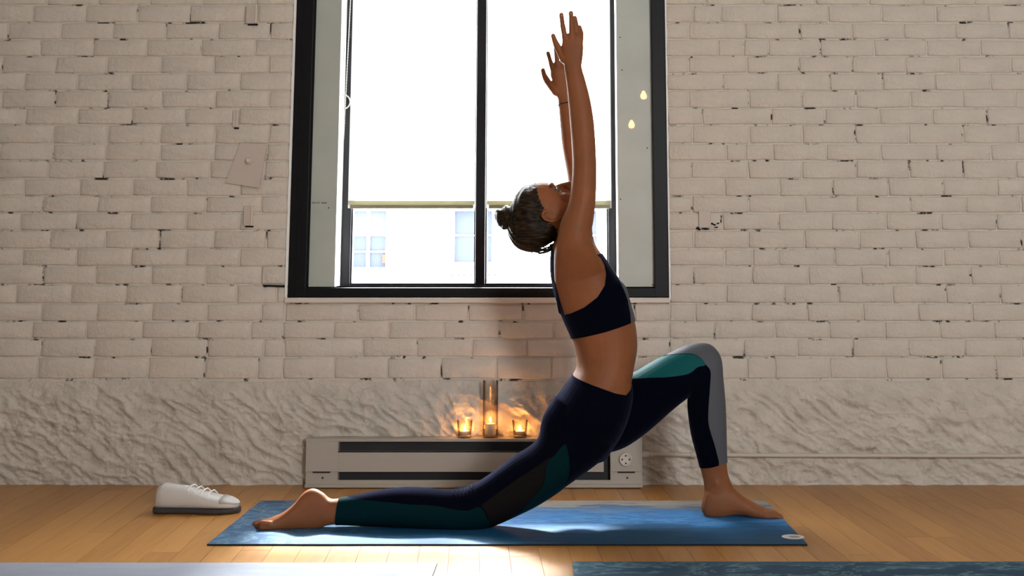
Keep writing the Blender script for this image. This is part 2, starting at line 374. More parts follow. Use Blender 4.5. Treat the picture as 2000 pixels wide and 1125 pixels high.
def brick_mesh(a, b, z0, z1):
    g = random.uniform(.0022, .0042); gh = random.uniform(.0024, .0046); w = (b-a)-2*g; h = (z1-z0)-2*gh
    cx, cz = (a+b)/2, (z0+z1)/2
    nx = 3 if w > .1 else 2
    P = []
    for i in range(nx): P.append((-w/2+w*i/nx, -h/2))
    P.append((w/2, -h/2)); P.append((w/2, random.uniform(-.1, .1)*h))
    for i in range(nx): P.append((w/2-w*i/nx, h/2))
    P.append((-w/2, h/2)); P.append((-w/2, random.uniform(-.1, .1)*h))
    j = lambda q: random.uniform(-q, q)
    P = [(x+j(.0022), z+j(.0018)) for x, z in P]
    n = len(P); y = random.uniform(-.0016, .0012); tx, tz = j(.006), j(.012)
    ins = lambda x, z, d: (x*(1-2*d/w), z*(1-2*d/h))
    v = [(x, .018, z) for x, z in P]+[(x, .0035+y, z) for x, z in P]
    v += [(*ins(x, z, .0045)[:1], y+tx*x+tz*z+j(.0009), ins(x, z, .0045)[1]) for x, z in P]
    f = [(k, (k+1) % n, n+(k+1) % n, n+k) for k in range(n)]+[(n+k, n+(k+1) % n, 2*n+(k+1) % n, 2*n+k) for k in range(n)]+[tuple(range(2*n, 3*n))]
    return v, f, (cx, 0, cz)
bricks.sort(key=lambda q: abs((q[0]+q[1])/2+.08))
# courses above the picture and out to the side walls: one joined part
rest = MB(); extra = []
zt_ = at(1000, rows[0], CD).z; k_ = 0
while zt_ < ZC-.01:
    z0_, z1_ = zt_, min(ZC, zt_+.0664); zt_ += .0664; k_ += 1
    for xa_, xb_ in (((XL, WX0-.004), (WX1+.004, XR)) if z0_ < WZ1 else ((XL, XR),)):
        x_ = xa_-.107*(k_ % 2)
        while x_ < xb_:
            a_, b_ = max(x_, xa_), min(x_+.213, xb_); x_ += .213
            if b_-a_ > .02: extra.append((a_, b_, z0_, z1_))
for r in range(len(rows)-1):
    z1_, z0_ = at(1000, rows[r], CD).z, at(1000, rows[r+1], CD).z
    lo = min(q[0] for q in bricks if abs(q[2]-z0_) < 1e-6); hi = max(q[1] for q in bricks if abs(q[2]-z0_) < 1e-6)
    while lo > XL+.02: a_ = max(XL, lo-.213); extra.append((a_, lo, z0_, z1_)); lo = a_
    while hi < XR-.02: b_ = min(XR, hi+.213); extra.append((hi, b_, z0_, z1_)); hi = b_
bricks += extra
for i, q in enumerate(bricks):
    v, f, c = brick_mesh(*q)
    if i < 298:
        o = mesh_obj('brick', v, f, M_brick, wall_back, smooth=True); o.location = c
        bm = bmesh.new(); bm.from_mesh(o.data); bmesh.ops.recalc_face_normals(bm, faces=bm.faces); bm.to_mesh(o.data); bm.free()
    else: rest.add([(p[0]+c[0], p[1], p[2]+c[2]) for p in v], f)
if rest.v: tag(rest.build('distant_brickwork', M_brick, wall_back, True), kind='stuff')

# parged rubble base of the wall
NX, NZ = 1060, 88; x0, x1 = XL, XR
V = np.zeros((NZ+1, NX+1, 3))
for i in range(NZ+1):
    for k in range(NX+1):
        x = x0+(x1-x0)*k/NX; t = i/NZ
        top = BZ-.004+.010*mnoise.noise(Vector((x*4, 3.3, 0)))
        z = -.004+(top+.004)*t
        wob = .05*mnoise.noise(Vector((x*3, 1, z*3)))
        p = Vector(((x*.82-z*.57)*5.5, 7.1, (x*.57+z*.82+wob)*15.0))
        d = .50*(1-abs(mnoise.noise(p)))**3 + .34*(1-abs(mnoise.noise(p*2.3+Vector((5, 2, 1)))))**3 + .22*mnoise.noise(Vector((x*26, 3, z*30))) + .14*(1-abs(mnoise.noise(Vector((x*48, 8, z*60)))))**2 + .08*mnoise.noise(p*13)
        big = mnoise.noise(Vector((x*2.1, 1.7, z*4.2)))
        bulge = .012*math.sin(min(1, (1-t)*3.0)*math.pi/2)
        V[i, k] = (x, .006-bulge-.030*d*min(1, (1-t)*6+.12)-.008*big*min(1, (1-t)*5), z)
idx = lambda i, k: i*(NX+1)+k
fs = [(idx(i, k), idx(i, k+1), idx(i+1, k+1), idx(i+1, k)) for i in range(NZ) for k in range(NX)]
vv = V.reshape(-1, 3).tolist(); nb = len(vv)
for k in range(NX+1): vv.append((vv[idx(NZ, k)][0], .03, vv[idx(NZ, k)][2]+.002))
fs += [(idx(NZ, k), idx(NZ, k+1), nb+k+1, nb+k) for k in range(NX)]
mesh_obj('rubble_base', vv, fs, M_base, wall_back, smooth=True)

# ------------------------------------------------------------------ window
win = empty('window_1', ((WX0+WX1)/2, 0, WZ0)); tag(win, 'wide black-framed window with two roller blinds and grey side panels', kind='structure')
WO = win.location
D0 = CD; DS = CD+.135                               # wall face; sash plane
ix0, ix1 = at(597.5, 560, D0).x, at(1278.5, 562, D0).x; iz0 = at(900, 562, D0).z
m = MB(); yb = .055
m.box(WX0, ix0, -.004, yb, WZ0, WZ1, .0025); m.box(ix1, WX1, -.004, yb, WZ0, WZ1, .0025)
m.box(WX0, WX1, -.0035, yb, WZ0, iz0, .0025); m.box(WX0, WX1, -.0035, yb, WZ1-.06, WZ1, .0025)
# inner step of the frame
m.box(ix0-.004, ix0+.006, .012, yb, iz0, WZ1-.05); m.box(WX0+.022, WX0+.028, -.007, .0, WZ0, WZ1)
m.box(WX0, WX1, -.008, .0, WZ0+.004, WZ0+.010)
m.build('outer_frame', M_black, win, origin=WO)
sx0, sx1 = at(659.5, 480, DS).x, at(1206.5, 480, DS).x
pz0 = at(640, 560, D0+.02).z
# flat side panels with returns
pl1 = at(655.5, 480, D0+.02).x; pr0 = at(1207.5, 480, D0+.02).x
m = MB(); m.box(ix0-.01, pl1, .018, .03, pz0, WZ1); m.build('side_panel', M_panel, win, origin=WO)
m = MB(); m.box(pr0, ix1+.01, .018, .03, pz0, WZ1); pR = m.build('side_panel', M_panel, win, origin=WO)
m = MB(); m.box(pl1-.006, pl1, .0305, .25, pz0, WZ1); m.build('jamb_return', M_jamb, win, origin=WO)
m = MB(); m.box(pr0, pr0+.006, .0305, .25, pz0, WZ1); m.build('jamb_return', M_jamb, win, origin=WO)
# stamp print on the left panel (illegible small capitals)
sm = MB(); zc = at(620, 396.3, D0+.02).z; s1 = .00205
x = at(604.5, 396, D0+.02).x
word = 'I P01NT3 NAN8'
for ch in word:
    if ch == ' ': x += s1*2.6; continue
    w = s1*1.9
    sm.box(x, x+s1*.55, .0174, .018, zc-s1*1.3, zc+s1*1.3)
    if ch in 'PNAR80': sm.box(x+w-s1*.55, x+w, .0174, .018, zc-s1*(.2 if ch == 'P' else 1.3), zc+s1*1.3)
    if ch in 'PTA803': sm.box(x, x+w, .0174, .018, zc+s1*.85, zc+s1*1.3)
    if ch in 'PA83': sm.box(x, x+w, .0174, .018, zc-s1*.3, zc+s1*.15)
    x += s1*2.6
sm.build('stamp', M_dark, win, origin=WO)
# small specks / screws on the panels
for (a, b) in ((642, 406), (1298-1190+1190, 0), (1211, 73), (1215, 137), (1264, 289), (1212, 389), (1274.5, 556)):
    if b == 0: continue
    p = at(a, b, D0+.018); MB().lathe([(.0025, 0), (.0025, .001), (.001, .0016)], (p.x, .018, p.z), 8, 'y').build('screw', M_dark, win, origin=WO)
# infill behind the side panels, closes the cavity to the outside
m = MB(); m.box(WX0-.02, sx0+.002, .15, .22, WZ0-.02, WZ1); m.build('infill', M_matte, win, origin=WO)
m = MB(); m.box(sx1-.002, WX1+.02, .15, .22, WZ0-.02, WZ1); m.build('infill', M_matte, win, origin=WO)
# sash
gz0 = at(800, 553, DS).z; mz0, mz1 = at(928.5, 480, DS).x, at(947.5, 480, DS).x
gl = at(684.5, 480, DS).x; gr = at(1188.5, 480, DS).x; ys = .135
m = MB(); m.box(sx0, gl, ys, ys+.06, pz0-.02, WZ1, .002); m.build('sash_stile', M_black2, win, origin=WO)
m = MB(); m.box(gr, sx1, ys, ys+.06, pz0-.02, WZ1, .002); m.build('sash_stile', M_black2, win, origin=WO)
m = MB(); m.box(mz0, mz1, ys-.012, ys+.06, pz0-.02, WZ1, .002); m.build('mullion', M_black2, win, origin=WO)
m = MB(); m.box(gl, mz0, ys, ys+.05, pz0-.03, gz0, .0015); m.box(mz1, gr, ys, ys+.05, pz0-.03, gz0, .0015)
m.build('bottom_rail', M_black2, win, origin=WO)
m = MB(); m.box(sx0-.02, sx1+.02, .056, ys, iz0-.045, pz0+.002, .0005)
m.build('sill_step', M_matte, win, origin=WO)
zl = at(800, 562, DS-.03).z
m = MB(); m.box(gl, mz0-.004, ys-.004, ys, gz0-.017, gz0-.0145); m.box(mz1+.004, gr, ys-.004, ys, gz0-.017, gz0-.0145); m.build('sash_bead', M_chain, win, origin=WO)
for a, b in ((gl, mz0), (mz1, gr)):
    m = MB(); m.box(a, a+.006, ys+.008, ys+.045, gz0, WZ1); m.box(b-.006, b, ys+.008, ys+.045, gz0, WZ1); m.build('glazing_bead', M_black2, win, origin=WO)
    m = MB(); m.box(a, b, ys+.03, ys+.034, gz0, WZ1); m.build('glass_pane', M_glass, win, origin=WO)
# white paint edge beside the frame and the timber strip below it
for s, (xa, xb) in enumerate(((WX0-.0075, WX0-.0005), (WX1+.0005, WX1+.005))):
    L = []; R_ = []
    nn = 60
    for i in range(nn+1):
        z = WZ0-.01+(WZ1-WZ0)*i/nn; w = .5+.5*mnoise.noise(Vector((s*9, z*14, 0)))+.25*mnoise.noise(Vector((s*9, z*45, 2)))
        if s == 0: L.append((xa-.006*w, z)); R_.append((xb, z))
        else: L.append((xa, z)); R_.append((xb+.004*w, z))
    mb = MB(); mb.prism(L+R_[::-1], -.0065, .02); mb.build('paint_edge', M_jamb, win, origin=WO)
sz1, sz0 = at(900, 581.5, CD-.015).z, at(900, 591.5, CD-.015).z
sxa, sxb = at(555.5, 586, CD-.015).x, at(1308.5, 586, CD-.015).x
m = MB(); m.box(sxa, sxb, -.016, .02, sz0, sz1, .002); m.build('window_sill', M_sill, win, origin=WO)
p0, p1 = at(513, 558, CD-.004), at(563, 559.5, CD-.004)
m = MB(); m.prism([(p0.x, p0.z+.004), (p1.x, p1.z+.0045), (p1.x, p1.z-.004), (p0.x+.02, p0.z-.004), (p0.x+.006, p0.z-.006)], -.0055, .004); m.build('anchor_strap', M_dark, win, origin=WO)

# ------------------------------------------------------------------ roller blinds
DB = CD+.118; yB = DB-CD
def blind(pl, pr, label, chain):
    xa, xb = at(pl, 300, DB).x, at(pr, 300, DB).x; zb = at(800, 407.5, DB).z; zt = WZ1-.01; zh = at(800, 400.5, DB).z
    r = empty('roller_blind', ((xa+xb)/2, yB, zb)); tag(r, label, 'blind', 'roller blinds of the window'); O = r.location
    m = MB(); n = 24
    for i in range(n+1):
        x = xa+(xb-xa)*i/n; y = yB+.0006*math.sin(i*.9)
        m.v += [(x, y, zb+.002), (x, y, zt)]
    m.f = [(2*i, 2*i+2, 2*i+3, 2*i+1) for i in range(n)]; m.build('fabric', M_blind, r, True, O)
    m = MB(); m.box(xa+.009, xb-.006, yB-.006, yB+.004, zb, zh, .002); m.build('hem_bar', M_hem, r, origin=O)
    m = MB(); m.box(xa+.002, xb-.002, yB-.0035, yB-.003, zh, at(800, 392, DB).z); m.build('hem_fold', M_fold, r, origin=O)
    m = MB(); m.tube([(xa, yB+.004, zt), (xb, yB+.004, zt)], .02, 16); m.build('roller', M_jamb, r, True, O)
    if chain:
        DC = DB-.03; B = at(667.5, 274, DC); Tp = at(672.5, 0, DC); m = MB()
        pts = []
        za, zb2 = B.z+.010, zt-.01
        N_ = 90
        for i in range(N_+1): z = zb2+(za-zb2)*i/N_; t = (z-za)/(1.62-za); pts.append((B.x-.0075+.007*t, B.y, z))
        for i in range(1, 6): a = math.pi+math.pi*i/6; pts.append((B.x+.0075*math.cos(a), B.y, za+.0085*math.sin(a)))
        for i in range(N_+1): z = za+(zb2-za)*i/N_; t = (z-za)/(1.62-za); pts.append((B.x+.0075+.007*t, B.y, z))
        m.tube(pts, .0016, 6)
        for i in range(0, len(pts)):
            bm = bmesh.new(); bmesh.ops.create_icosphere(bm, subdivisions=1, radius=.0027)
            for q in bm.verts: q.co += Vector(pts[i])
            m.bm(bm)
        m.build('bead_chain', M_chain, r, True, O)
        # half-round clear chain guide on the jamb
        c = at(659.5, 198.5, DC); c.x = pl1+.0005; m = MB(); R1 = .029; prof = []
        arc = [(c.x+R1*math.sin(math.pi*i/16), c.z+R1*math.cos(math.pi*i/16)) for i in range(17)]
        m.prism(arc, c.y+.012, c.y+.016); m.build('chain_guide', M_votive, r, origin=O)
        m = MB(); m.tube([(x, c.y+.006, z) for x, z in arc], .0028, 8); m.build('guide_rim', M_chain, r, True, O)
blind(682, 928.5, 'left roller blind with white fabric and a bead chain, lowered halfway', True)
blind(950.5, 1193.5, 'right roller blind behind the raised arms, white fabric lowered halfway', False)

# ------------------------------------------------------------------ facade across the street
DF = 26.0; yF = DF-CD
M_fac = mat('pale_facade', (.80, .78, .75), .8, .2)
M_fwin = mat('facade_glass', (.0142, .017, .0245), .7, .05)
M_fwin2 = mat('facade_blind', (.018, .021, .025), .7, .05)
M_forange = mat('orange_sign', (.036, .013, .006), .7, .1)
fac = empty('building', (0, yF, -6)); tag(fac, 'pale stone building across the street seen through the window glass', 'building'); FO = fac.location
P = lambda x, y, d=0: at(x, y, DF+d)
H = []
def fbox(name, xa, xb, ya, yb_, d0, d1, mt, par=fac):
    a, b = P(xa, ya), P(xb, yb_); m = MB(); m.box(a.x, b.x, yF+d0, yF+d1, b.z, a.z)
    return m.build(name, mt, par, origin=FO)
m = MB(); m.box(-14, 14, yF+.25, yF+.6, -6, 7.5); m.build('wall', M_fac, fac, origin=FO)
fw = [(682, 758), (886, 962), (1090, 1166)]
cols = [-14*80+1065]; 
edges = [300]+[e for w in fw for e in w]+[1800]
for a, b in zip(edges[::2], edges[1::2]): fbox('pier', a, b, 250, 524, 0, .25, M_fac)
fbox('spandrel', 300, 1800, 524, 760, 0, .25, M_fac); fbox('cornice', 300, 1800, 527, 533, -.12, 0, M_fac)
fbox('lintel_band', 300, 1800, 392, 412, -.05, 0, M_fac)
for k, (a, b) in enumerate(fw):
    w = fbox('window', a, b, 410, 522, .16, .20, M_fwin)
    fbox('sash_bar', a, b, 458, 461, .12, .155, M_fac, w)
    if k == 0:
        fbox('upper_blind', a+2, b-2, 412, 458, .13, .155, M_fwin2, w); fbox('muntin', 716, 720, 412, 522, .10, .128, M_fac, w); fbox('muntin', a, b, 490, 493, .105, .13, M_fac, w)
        fbox('sign', 746, 757, 497, 514, .08, .1, M_forange, w)
    else: fbox('sill_rail', a, b, 512, 522, .10, .155, M_fac, w)
M_fdent = mat('facade_recess', (.017, .016, .017), .8, .05)
for x in (880, 892, 904, 916, 928, 940, 952, 964):
    fbox('dentil_recess', x, x+6, 535, 547, -.01, .0, M_fdent)

# ------------------------------------------------------------------ painted fixings on the wall
def fix_block(px, py, w, h, dep, label, cat, name='wall_anchor', lip=True, rot=0):
    c = at(px, py, CD-.01); r = empty(name, (c.x, 0, c.z)); tag(r, label, cat); k = 4.14/F
    m = MB(); m.box(-w/2*k, w/2*k, -dep, .004, -h/2*k, h/2*k, .002); m.build('block', M_metal, r)
    if lip:
        m = MB(); m.box(w/2*k-.003, w/2*k+.003, -dep-.006, .002, -h/2*k, h/2*k, .001); m.build('lip', M_sill, r)
        m = MB(); m.box(-w/2*k+.006, w/2*k+.004, -.004, .004, -h/2*k-.006, -h/2*k+.0005); m.build('recess', M_dark, r)
    r.rotation_euler = (0, rot, 0); return r
fix_block(491, 28, 21, 38, .014, 'small painted metal block high on the brick wall left of the window', 'anchor')
fix_block(484, 421, 17, 40, .012, 'painted metal hook plate below the bolted square plate on the left', 'bracket', 'wall_bracket')
fix_block(459, 232, 10, 34, .010, 'narrow painted strip on the brick above the bolted square plate', 'bracket', 'wall_bracket')
r = fix_block(1377, 428, 24, 34, .008, 'painted square stub on the brick wall right of the window', 'anchor', lip=False)
m = MB(); k = 4.14/F
for (a, b, w, h) in ((-14, -17, 4, 3), (-11, -20, 3, 2), (1, -19, 8, 2), (13, -9, 5, 2.5), (19, -11, 3, 2), (26, -8, 4, 1.5), (32, -4, 1.5, 5), (33, 5, 1.2, 4), (22, -16, 5, 1.5)):
    rr_ = [random.uniform(.6, 1.1) for _ in range(9)]
    m.prism([((a+w*rr_[i]*math.cos(2*math.pi*i/9))*k, (b+h*rr_[i]*math.sin(2*math.pi*i/9))*k) for i in range(9)], -.0035, .006)
m.build('open_joint', M_dark, r)
c = at(488, 322, CD-.012); pl = empty('wall_plate', (c.x, 0, c.z)); tag(pl, 'tilted square metal plate with a bolt on the left brick wall', 'plate')
poly = [(x-c.x, z-c.z) for x, z in XZ([(469, 279), (522, 281), (505, 367), (440, 357)], CD-.012)]
MB().prism(poly, -.011, -.004).build('plate', M_metal, pl)
b0 = at(485, 314, CD-.02); bc = (b0.x-c.x, 0, b0.z-c.z)
m = MB(); m.lathe([(.017, .010), (.017, .015), (.013, .019)], bc, 6, 'y'); m.build('nut', M_metal, pl)
m = MB(); m.lathe([(.008, .018), (.008, .030), (.006, .032)], bc, 14, 'y'); m.build('bolt', M_sill, pl, True)

# ------------------------------------------------------------------ baseboard heater
DH = CD-.085; yH = -.085
hx0, hx1 = at(596.5, 900, DH).x, at(1254.5, 900, DH).x; hz = at(800, 857, DH).z
ht = empty('baseboard_heater', ((hx0+hx1)/2, yH/2, 0)); tag(ht, 'long beige electric baseboard heater on the floor under the window', 'heater'); HO = ht.location
zt = lambda py: at(800, py, DH).z
e0, e1 = at(660, 900, DH).x, at(1191, 900, DH).x; ybk = -.022
m = MB(); m.box(hx0, hx1, ybk-.006, ybk, .003, hz, .001); m.build('back_plate', M_heat, ht, origin=HO)
m = MB(); m.box(hx0-.002, hx1+.002, yH-.002, ybk, hz-.004, hz, .0012); m.box(hx0, hx1, yH-.001, yH+.004, zt(862.5), hz-.003); m.build('top_cover', M_heat, ht, origin=HO)
m = MB(); m.box(e0, e1, ybk-.03, ybk-.007, zt(946), zt(864)); m.build('heating_element', M_heatdark, ht, origin=HO)
m = MB(); e2 = at(1179, 900, DH).x; m.prism([(e0, zt(921.5)), (e2, zt(921.5)), (e2, zt(882)), (e0, zt(882))], yH-.001, yH+.004); m.box(e0, e2, yH-.001, yH+.014, zt(883.5), zt(882)); m.build('front_panel', M_heat, ht, origin=HO)
m = MB(); m.box(e0-.002, e1+.002, yH+.004, yH+.008, .004, zt(938), .001); m.box(hx0, hx1, yH-.004, yH+.008, .003, zt(946), .001); m.build('bottom_lip', M_heat, ht, origin=HO)
for a, b, knob in ((hx0, e0, 0), (e1+.001, hx1, 1)):
    m = MB(); m.box(a+.001, b, yH, ybk, zt(921.5), zt(862.5), .0012); m.box(a+.001, b, yH+.006, ybk, .004, zt(922), .0012)
    ec = m.build('end_cap', M_heat, ht, origin=HO)
    m = MB(); xm = (a+b)/2; m.box(xm-.032, xm+.032, yH-.0006, yH+.006, zt(923.5), zt(921)); m.build('slot', M_dark, ec, origin=HO)
    m = MB(); m.lathe([(.004, -.0065), (.004, -.0052), (.002, -.005)], (xm+.004, yH, zt(934)), 10, 'y'); m.build('screw', M_heatdark, ec, origin=HO)
    if knob:
        c = at(1222, 897, DH); m = MB(); m.lathe([(.0245, 0), (.0245, .008), (.0225, .012), (.019, .012), (.018, .0065), (.006, .006)], (c.x, yH, c.z), 36, 'y')
        kb = m.build('knob', M_sill, ec, True, origin=HO)
        kb.data.polygons.foreach_set('use_smooth', [False]*len(kb.data.polygons))
        m = MB()
        for q in range(4):
            a_ = math.pi/2*q; m.box(c.x+.0135*math.cos(a_)-.003, c.x+.0135*math.cos(a_)+.003, yH-.0075, yH-.006, c.z+.0135*math.sin(a_)-.0025, c.z+.0135*math.sin(a_)+.0025)
        m.build('dial_mark', M_heatdark, ec, origin=HO)
# conduit pipe to the right of the heater
DP = CD-.055; zp = at(1400, 889.5, DP).z; pr = empty('conduit_pipe', (1.2, DP-CD, zp)); tag(pr, 'thin painted conduit pipe along the wall right of the heater', 'pipe'); PO = pr.location
m = MB(); m.tube([(at(1262, 889, DP).x, DP-CD, at(1262, 888, DP).z), (at(1548, 890, DP).x, DP-CD, zp), (2.2, DP-CD, zp-.002)], .0075, 14); m.build('pipe', M_pipe, pr, True, PO)
for a, b, rr in ((1256, 1264, .0125), (1268, 1273, .0105), (1352, 1360, .0115)):
    m = MB(); xa, xb = at(a, 889, DP).x, at(b, 889, DP).x; m.tube([(xa, DP-CD, zp+.002), (xb, DP-CD, zp+.002)], rr, 14); m.build('coupling', M_pipe, pr, True, PO)

# ------------------------------------------------------------------ candles on the heater
def flame(c, h, parent, O, power):
    m = MB(); m.lathe([(.0006, 0), (.0035*h/.016, .2*h), (.0042*h/.016, .38*h), (.003*h/.016, .65*h), (.0012*h/.016, .88*h), (.0003, h)], c, 12); f = m.build('flame', M_flame, parent, True, O)
    l = bpy.data.lights.new('candle_light', 'POINT'); l.energy = power; l.color = (1, .42, .11); l.shadow_soft_size = .012
    o = bpy.data.objects.new('candle_light', l); COL.objects.link(o); o.location = (c[0]-O[0], c[1]-O[1], c[2]+h*.5-O[2]); o.parent = parent
def votive(px, label):
    b = at(px, 849, CD-.055); c = (b.x, -.055, hz); r = empty('candle_holder', c); tag(r, label, 'candle', 'candles on the heater')
    m = MB(); m.lathe([(.0235, .001), (.024, .004), (.0295, .064), (.0278, .064), (.0225, .012), (.001, .011)], c, 32); m.build('glass', M_votive, r, True, c)
    m = MB(); m.lathe([(.019, .0125), (.019, .024), (.017, .025)], c, 24); m.build('tealight', M_wax, r, True, c)
    flame((c[0], c[1], c[2]+.025), .022, r, c, .55)
votive(907.5, 'short glass votive candle left of the tall glass cylinder, lit')
votive(1015.5, 'short glass votive candle right of the tall glass cylinder, lit')
b = at(957.5, 853, CD-.055); c = (b.x, -.053, hz); r = empty('candle_holder', c); tag(r, 'tall clear glass cylinder with a lit candle inside, on the heater', 'candle', 'candles on the heater')
hh = at(957.5, 743, CD-.053).z-hz
m = MB(); m.lathe([(.0285, .001), (.029, .004), (.029, hh), (.0262, hh), (.0262, .010), (.001, .009)], c, 36); m.build('glass', M_votive, r, True, c)
m = MB(); m.lathe([(.021, .0105), (.021, .050), (.019, .052)], c, 28); m.build('candle', M_wax, r, True, c)
flame((c[0], c[1], c[2]+.056), .020, r, c, .35)
m = MB(); m.tube([(c[0], c[1], c[2]+.052), (c[0], c[1], c[2]+.058)], .0006, 6); m.build('wick', M_dark, r, False, c)

# pendant bulbs behind the camera (their reflections show in the right panel)
for px, py, yb_ in ((1257, 187, -5.4), (1233.5, 244, -5.7)):
    DM = (CD+.018)+( .018-yb_); q = at(px, py, DM); c = (q.x, yb_, q.z)
    r = empty('pendant_bulb', c); tag(r, 'bare warm pendant bulb behind the camera, reflected in the right panel' if px > 1250 else 'lower bare warm pendant bulb, reflected in the right panel', 'bulb', 'pendant bulbs')
    m = MB(); m.lathe([(.006, -.034), (.022, -.026), (.030, -.006), (.027, .012), (.016, .03), (.012, .045)], c, 20); m.build('bulb', M_bulb, r, True, c)
    m = MB(); m.lathe([(.014, .045), (.016, .05), (.016, .09), (.006, .098)], c, 16); m.build('socket', M_black, r, True, c)
    m = MB(); m.tube([(c[0], c[1], c[2]+.09), (c[0], c[1], ZC)], .003, 8); m.build('cord', M_black, r, True, c)

# ------------------------------------------------------------------ yoga mats
def yoga_mat(x0, x1, y0, y1, mt, label, skew=0, th=.005):
    cx, cy = (x0+x1)/2, (y0+y1)/2; hw, hd = (x1-x0)/2, (y1-y0)/2
    root = empty('yoga_mat', (cx, cy, 0)); tag(root, label, 'mat')
    v = []; f = []; NXm, NYm = 40, 8
    for i in range(NXm+1):
        for k in range(NYm+1):
            x = -hw+2*hw*i/NXm; y = -hd+2*hd*k/NYm
            z = th+.0012*(.5+.5*math.sin(x*9+1))*(1 if k in (0,) else 0)*0
            v.append((x+.0, y+skew*x+.0008*math.sin(x*14)*(1 if k == 0 else 0), z))
    ii = lambda i, k: i*(NYm+1)+k
    f = [(ii(i, k), ii(i+1, k), ii(i+1, k+1), ii(i, k+1)) for i in range(NXm) for k in range(NYm)]
    mesh_obj('printed_top', v, f, mt, root)
    m = MB(); m.prism([(-1, -1)]*0+[(-hw, 0.0004), (hw, 0.0004), (hw, th-.0002), (-hw, th-.0002)], -hd, hd); m.build('rubber_base', M_mat_side, root)
    return root
fy = lambda py: -CD+HZ/ (-(ST-(py-PY)/F*CT)/(CT+(py-PY)/F*ST))     # floor line of a pixel row
ya, yb_ = fy(1066), fy(980.5)
mx0, mx1 = at(404, 1067, ya+CD).x, at(1577, 1067, ya+CD).x
MTH = .005
mainmat = yoga_mat(mx0, mx1, ya, yb_, M_mat, 'blue ocean-print yoga mat under the lunging woman')
pc = at(1549, 1052, fy(1052)+CD); m = MB(); c0 = mainmat.location
def flat_ell(m, cx, cy, a, b, z, n=28, rot=0): 
    m.add([(cx+a*math.cos(2*math.pi*k/n)*math.cos(rot)-b*math.sin(2*math.pi*k/n)*math.sin(rot), cy+a*math.cos(2*math.pi*k/n)*math.sin(rot)+b*math.sin(2*math.pi*k/n)*math.cos(rot), z) for k in range(n)], [tuple(range(n))])
flat_ell(m, pc.x-c0.x, pc.y-c0.y, .034, .030, MTH+.0004); lg = m.build('logo', mat('logo_white', (.8, .8, .78), .6, .3), mainmat)
m = MB(); flat_ell(m, pc.x-c0.x+.004, pc.y-c0.y, .017, .012, MTH+.0008); m.build('logo_mark', mat('logo_mark', (.42, .34, .32), .6, .3), lg)
yf = fy(1102.5); dl = yf+CD
xr = at(854, 1103, dl).x; yoga_mat(xr-1.78, xr, yf-.62, yf, M_mat3, 'pale grey-white yoga mat at the front left on the wood floor')
xl = at(1118, 1101, dl).x; yf2 = fy(1100.5); yoga_mat(xl, xl+1.78, yf2-.62, yf2, M_mat2, 'dark slate-blue marbled yoga mat at the front right')

# ------------------------------------------------------------------ white sneaker at the left edge
sh = empty('sneaker', (at(463, 1003, fy(1003)+CD).x-.14, fy(1000), 0)); tag(sh, 'white sneaker on the floor at the left end of the blue mat', 'shoe')
M_shoe = mat('sneaker_white', (.62, .60, .58), .55, .4, bump=.1, bscale=80); M_sole = mat('sneaker_sole', (.05, .045, .045), .7, .3)
def shoe_ring(x, w, z0, z1, p=2.6, n=24):
    R = []
    for k in range(n):
        a = 2*math.pi*k/n; c_, s_ = math.cos(a), math.sin(a)
        R.append((x, w*math.copysign(abs(c_)**(2/p), c_), (z0+z1)/2+(z1-z0)/2*math.copysign(abs(s_)**(2/p), s_)))
    return R
m = MB(); m.rings([shoe_ring(x, w, .014, h) for x, w, h in ((-.138, .012, .05), (-.132, .026, .085), (-.11, .033, .095), (-.07, .035, .088), (-.03, .037, .085), (.0, .041, .075), (.04, .046, .062), (.08, .046, .052), (.11, .039, .044), (.128, .026, .036), (.137, .010, .028))]); m.build('upper', M_shoe, sh, True)
m = MB(); m.rings([shoe_ring(x, w, 0.0005, .018, 5) for x, w in ((-.145, .014), (-.138, .028), (-.11, .036), (-.03, .037), (.04, .048), (.09, .048), (.12, .038), (.138, .022), (.144, .010))]); m.build('sole', M_sole, sh, True)
m = MB(); m.rings([shoe_ring(x, w, .028, h) for x, w, h in ((.085, .0472, .0535), (.11, .0405, .0465), (.13, .027, .038), (.14, .010, .031))]); m.build('toe_cap', M_shoe, sh, True)
for i in range(4):
    x = -.02+.022*i; z = .086-.006*i; m = MB(); m.tube([(x-.006, -.03, z-.012), (x, -.012, z+.001), (x+.004, .012, z+.001), (x+.01, .03, z-.012)], .0028, 8); m.build('lace', M_jamb, sh, True)

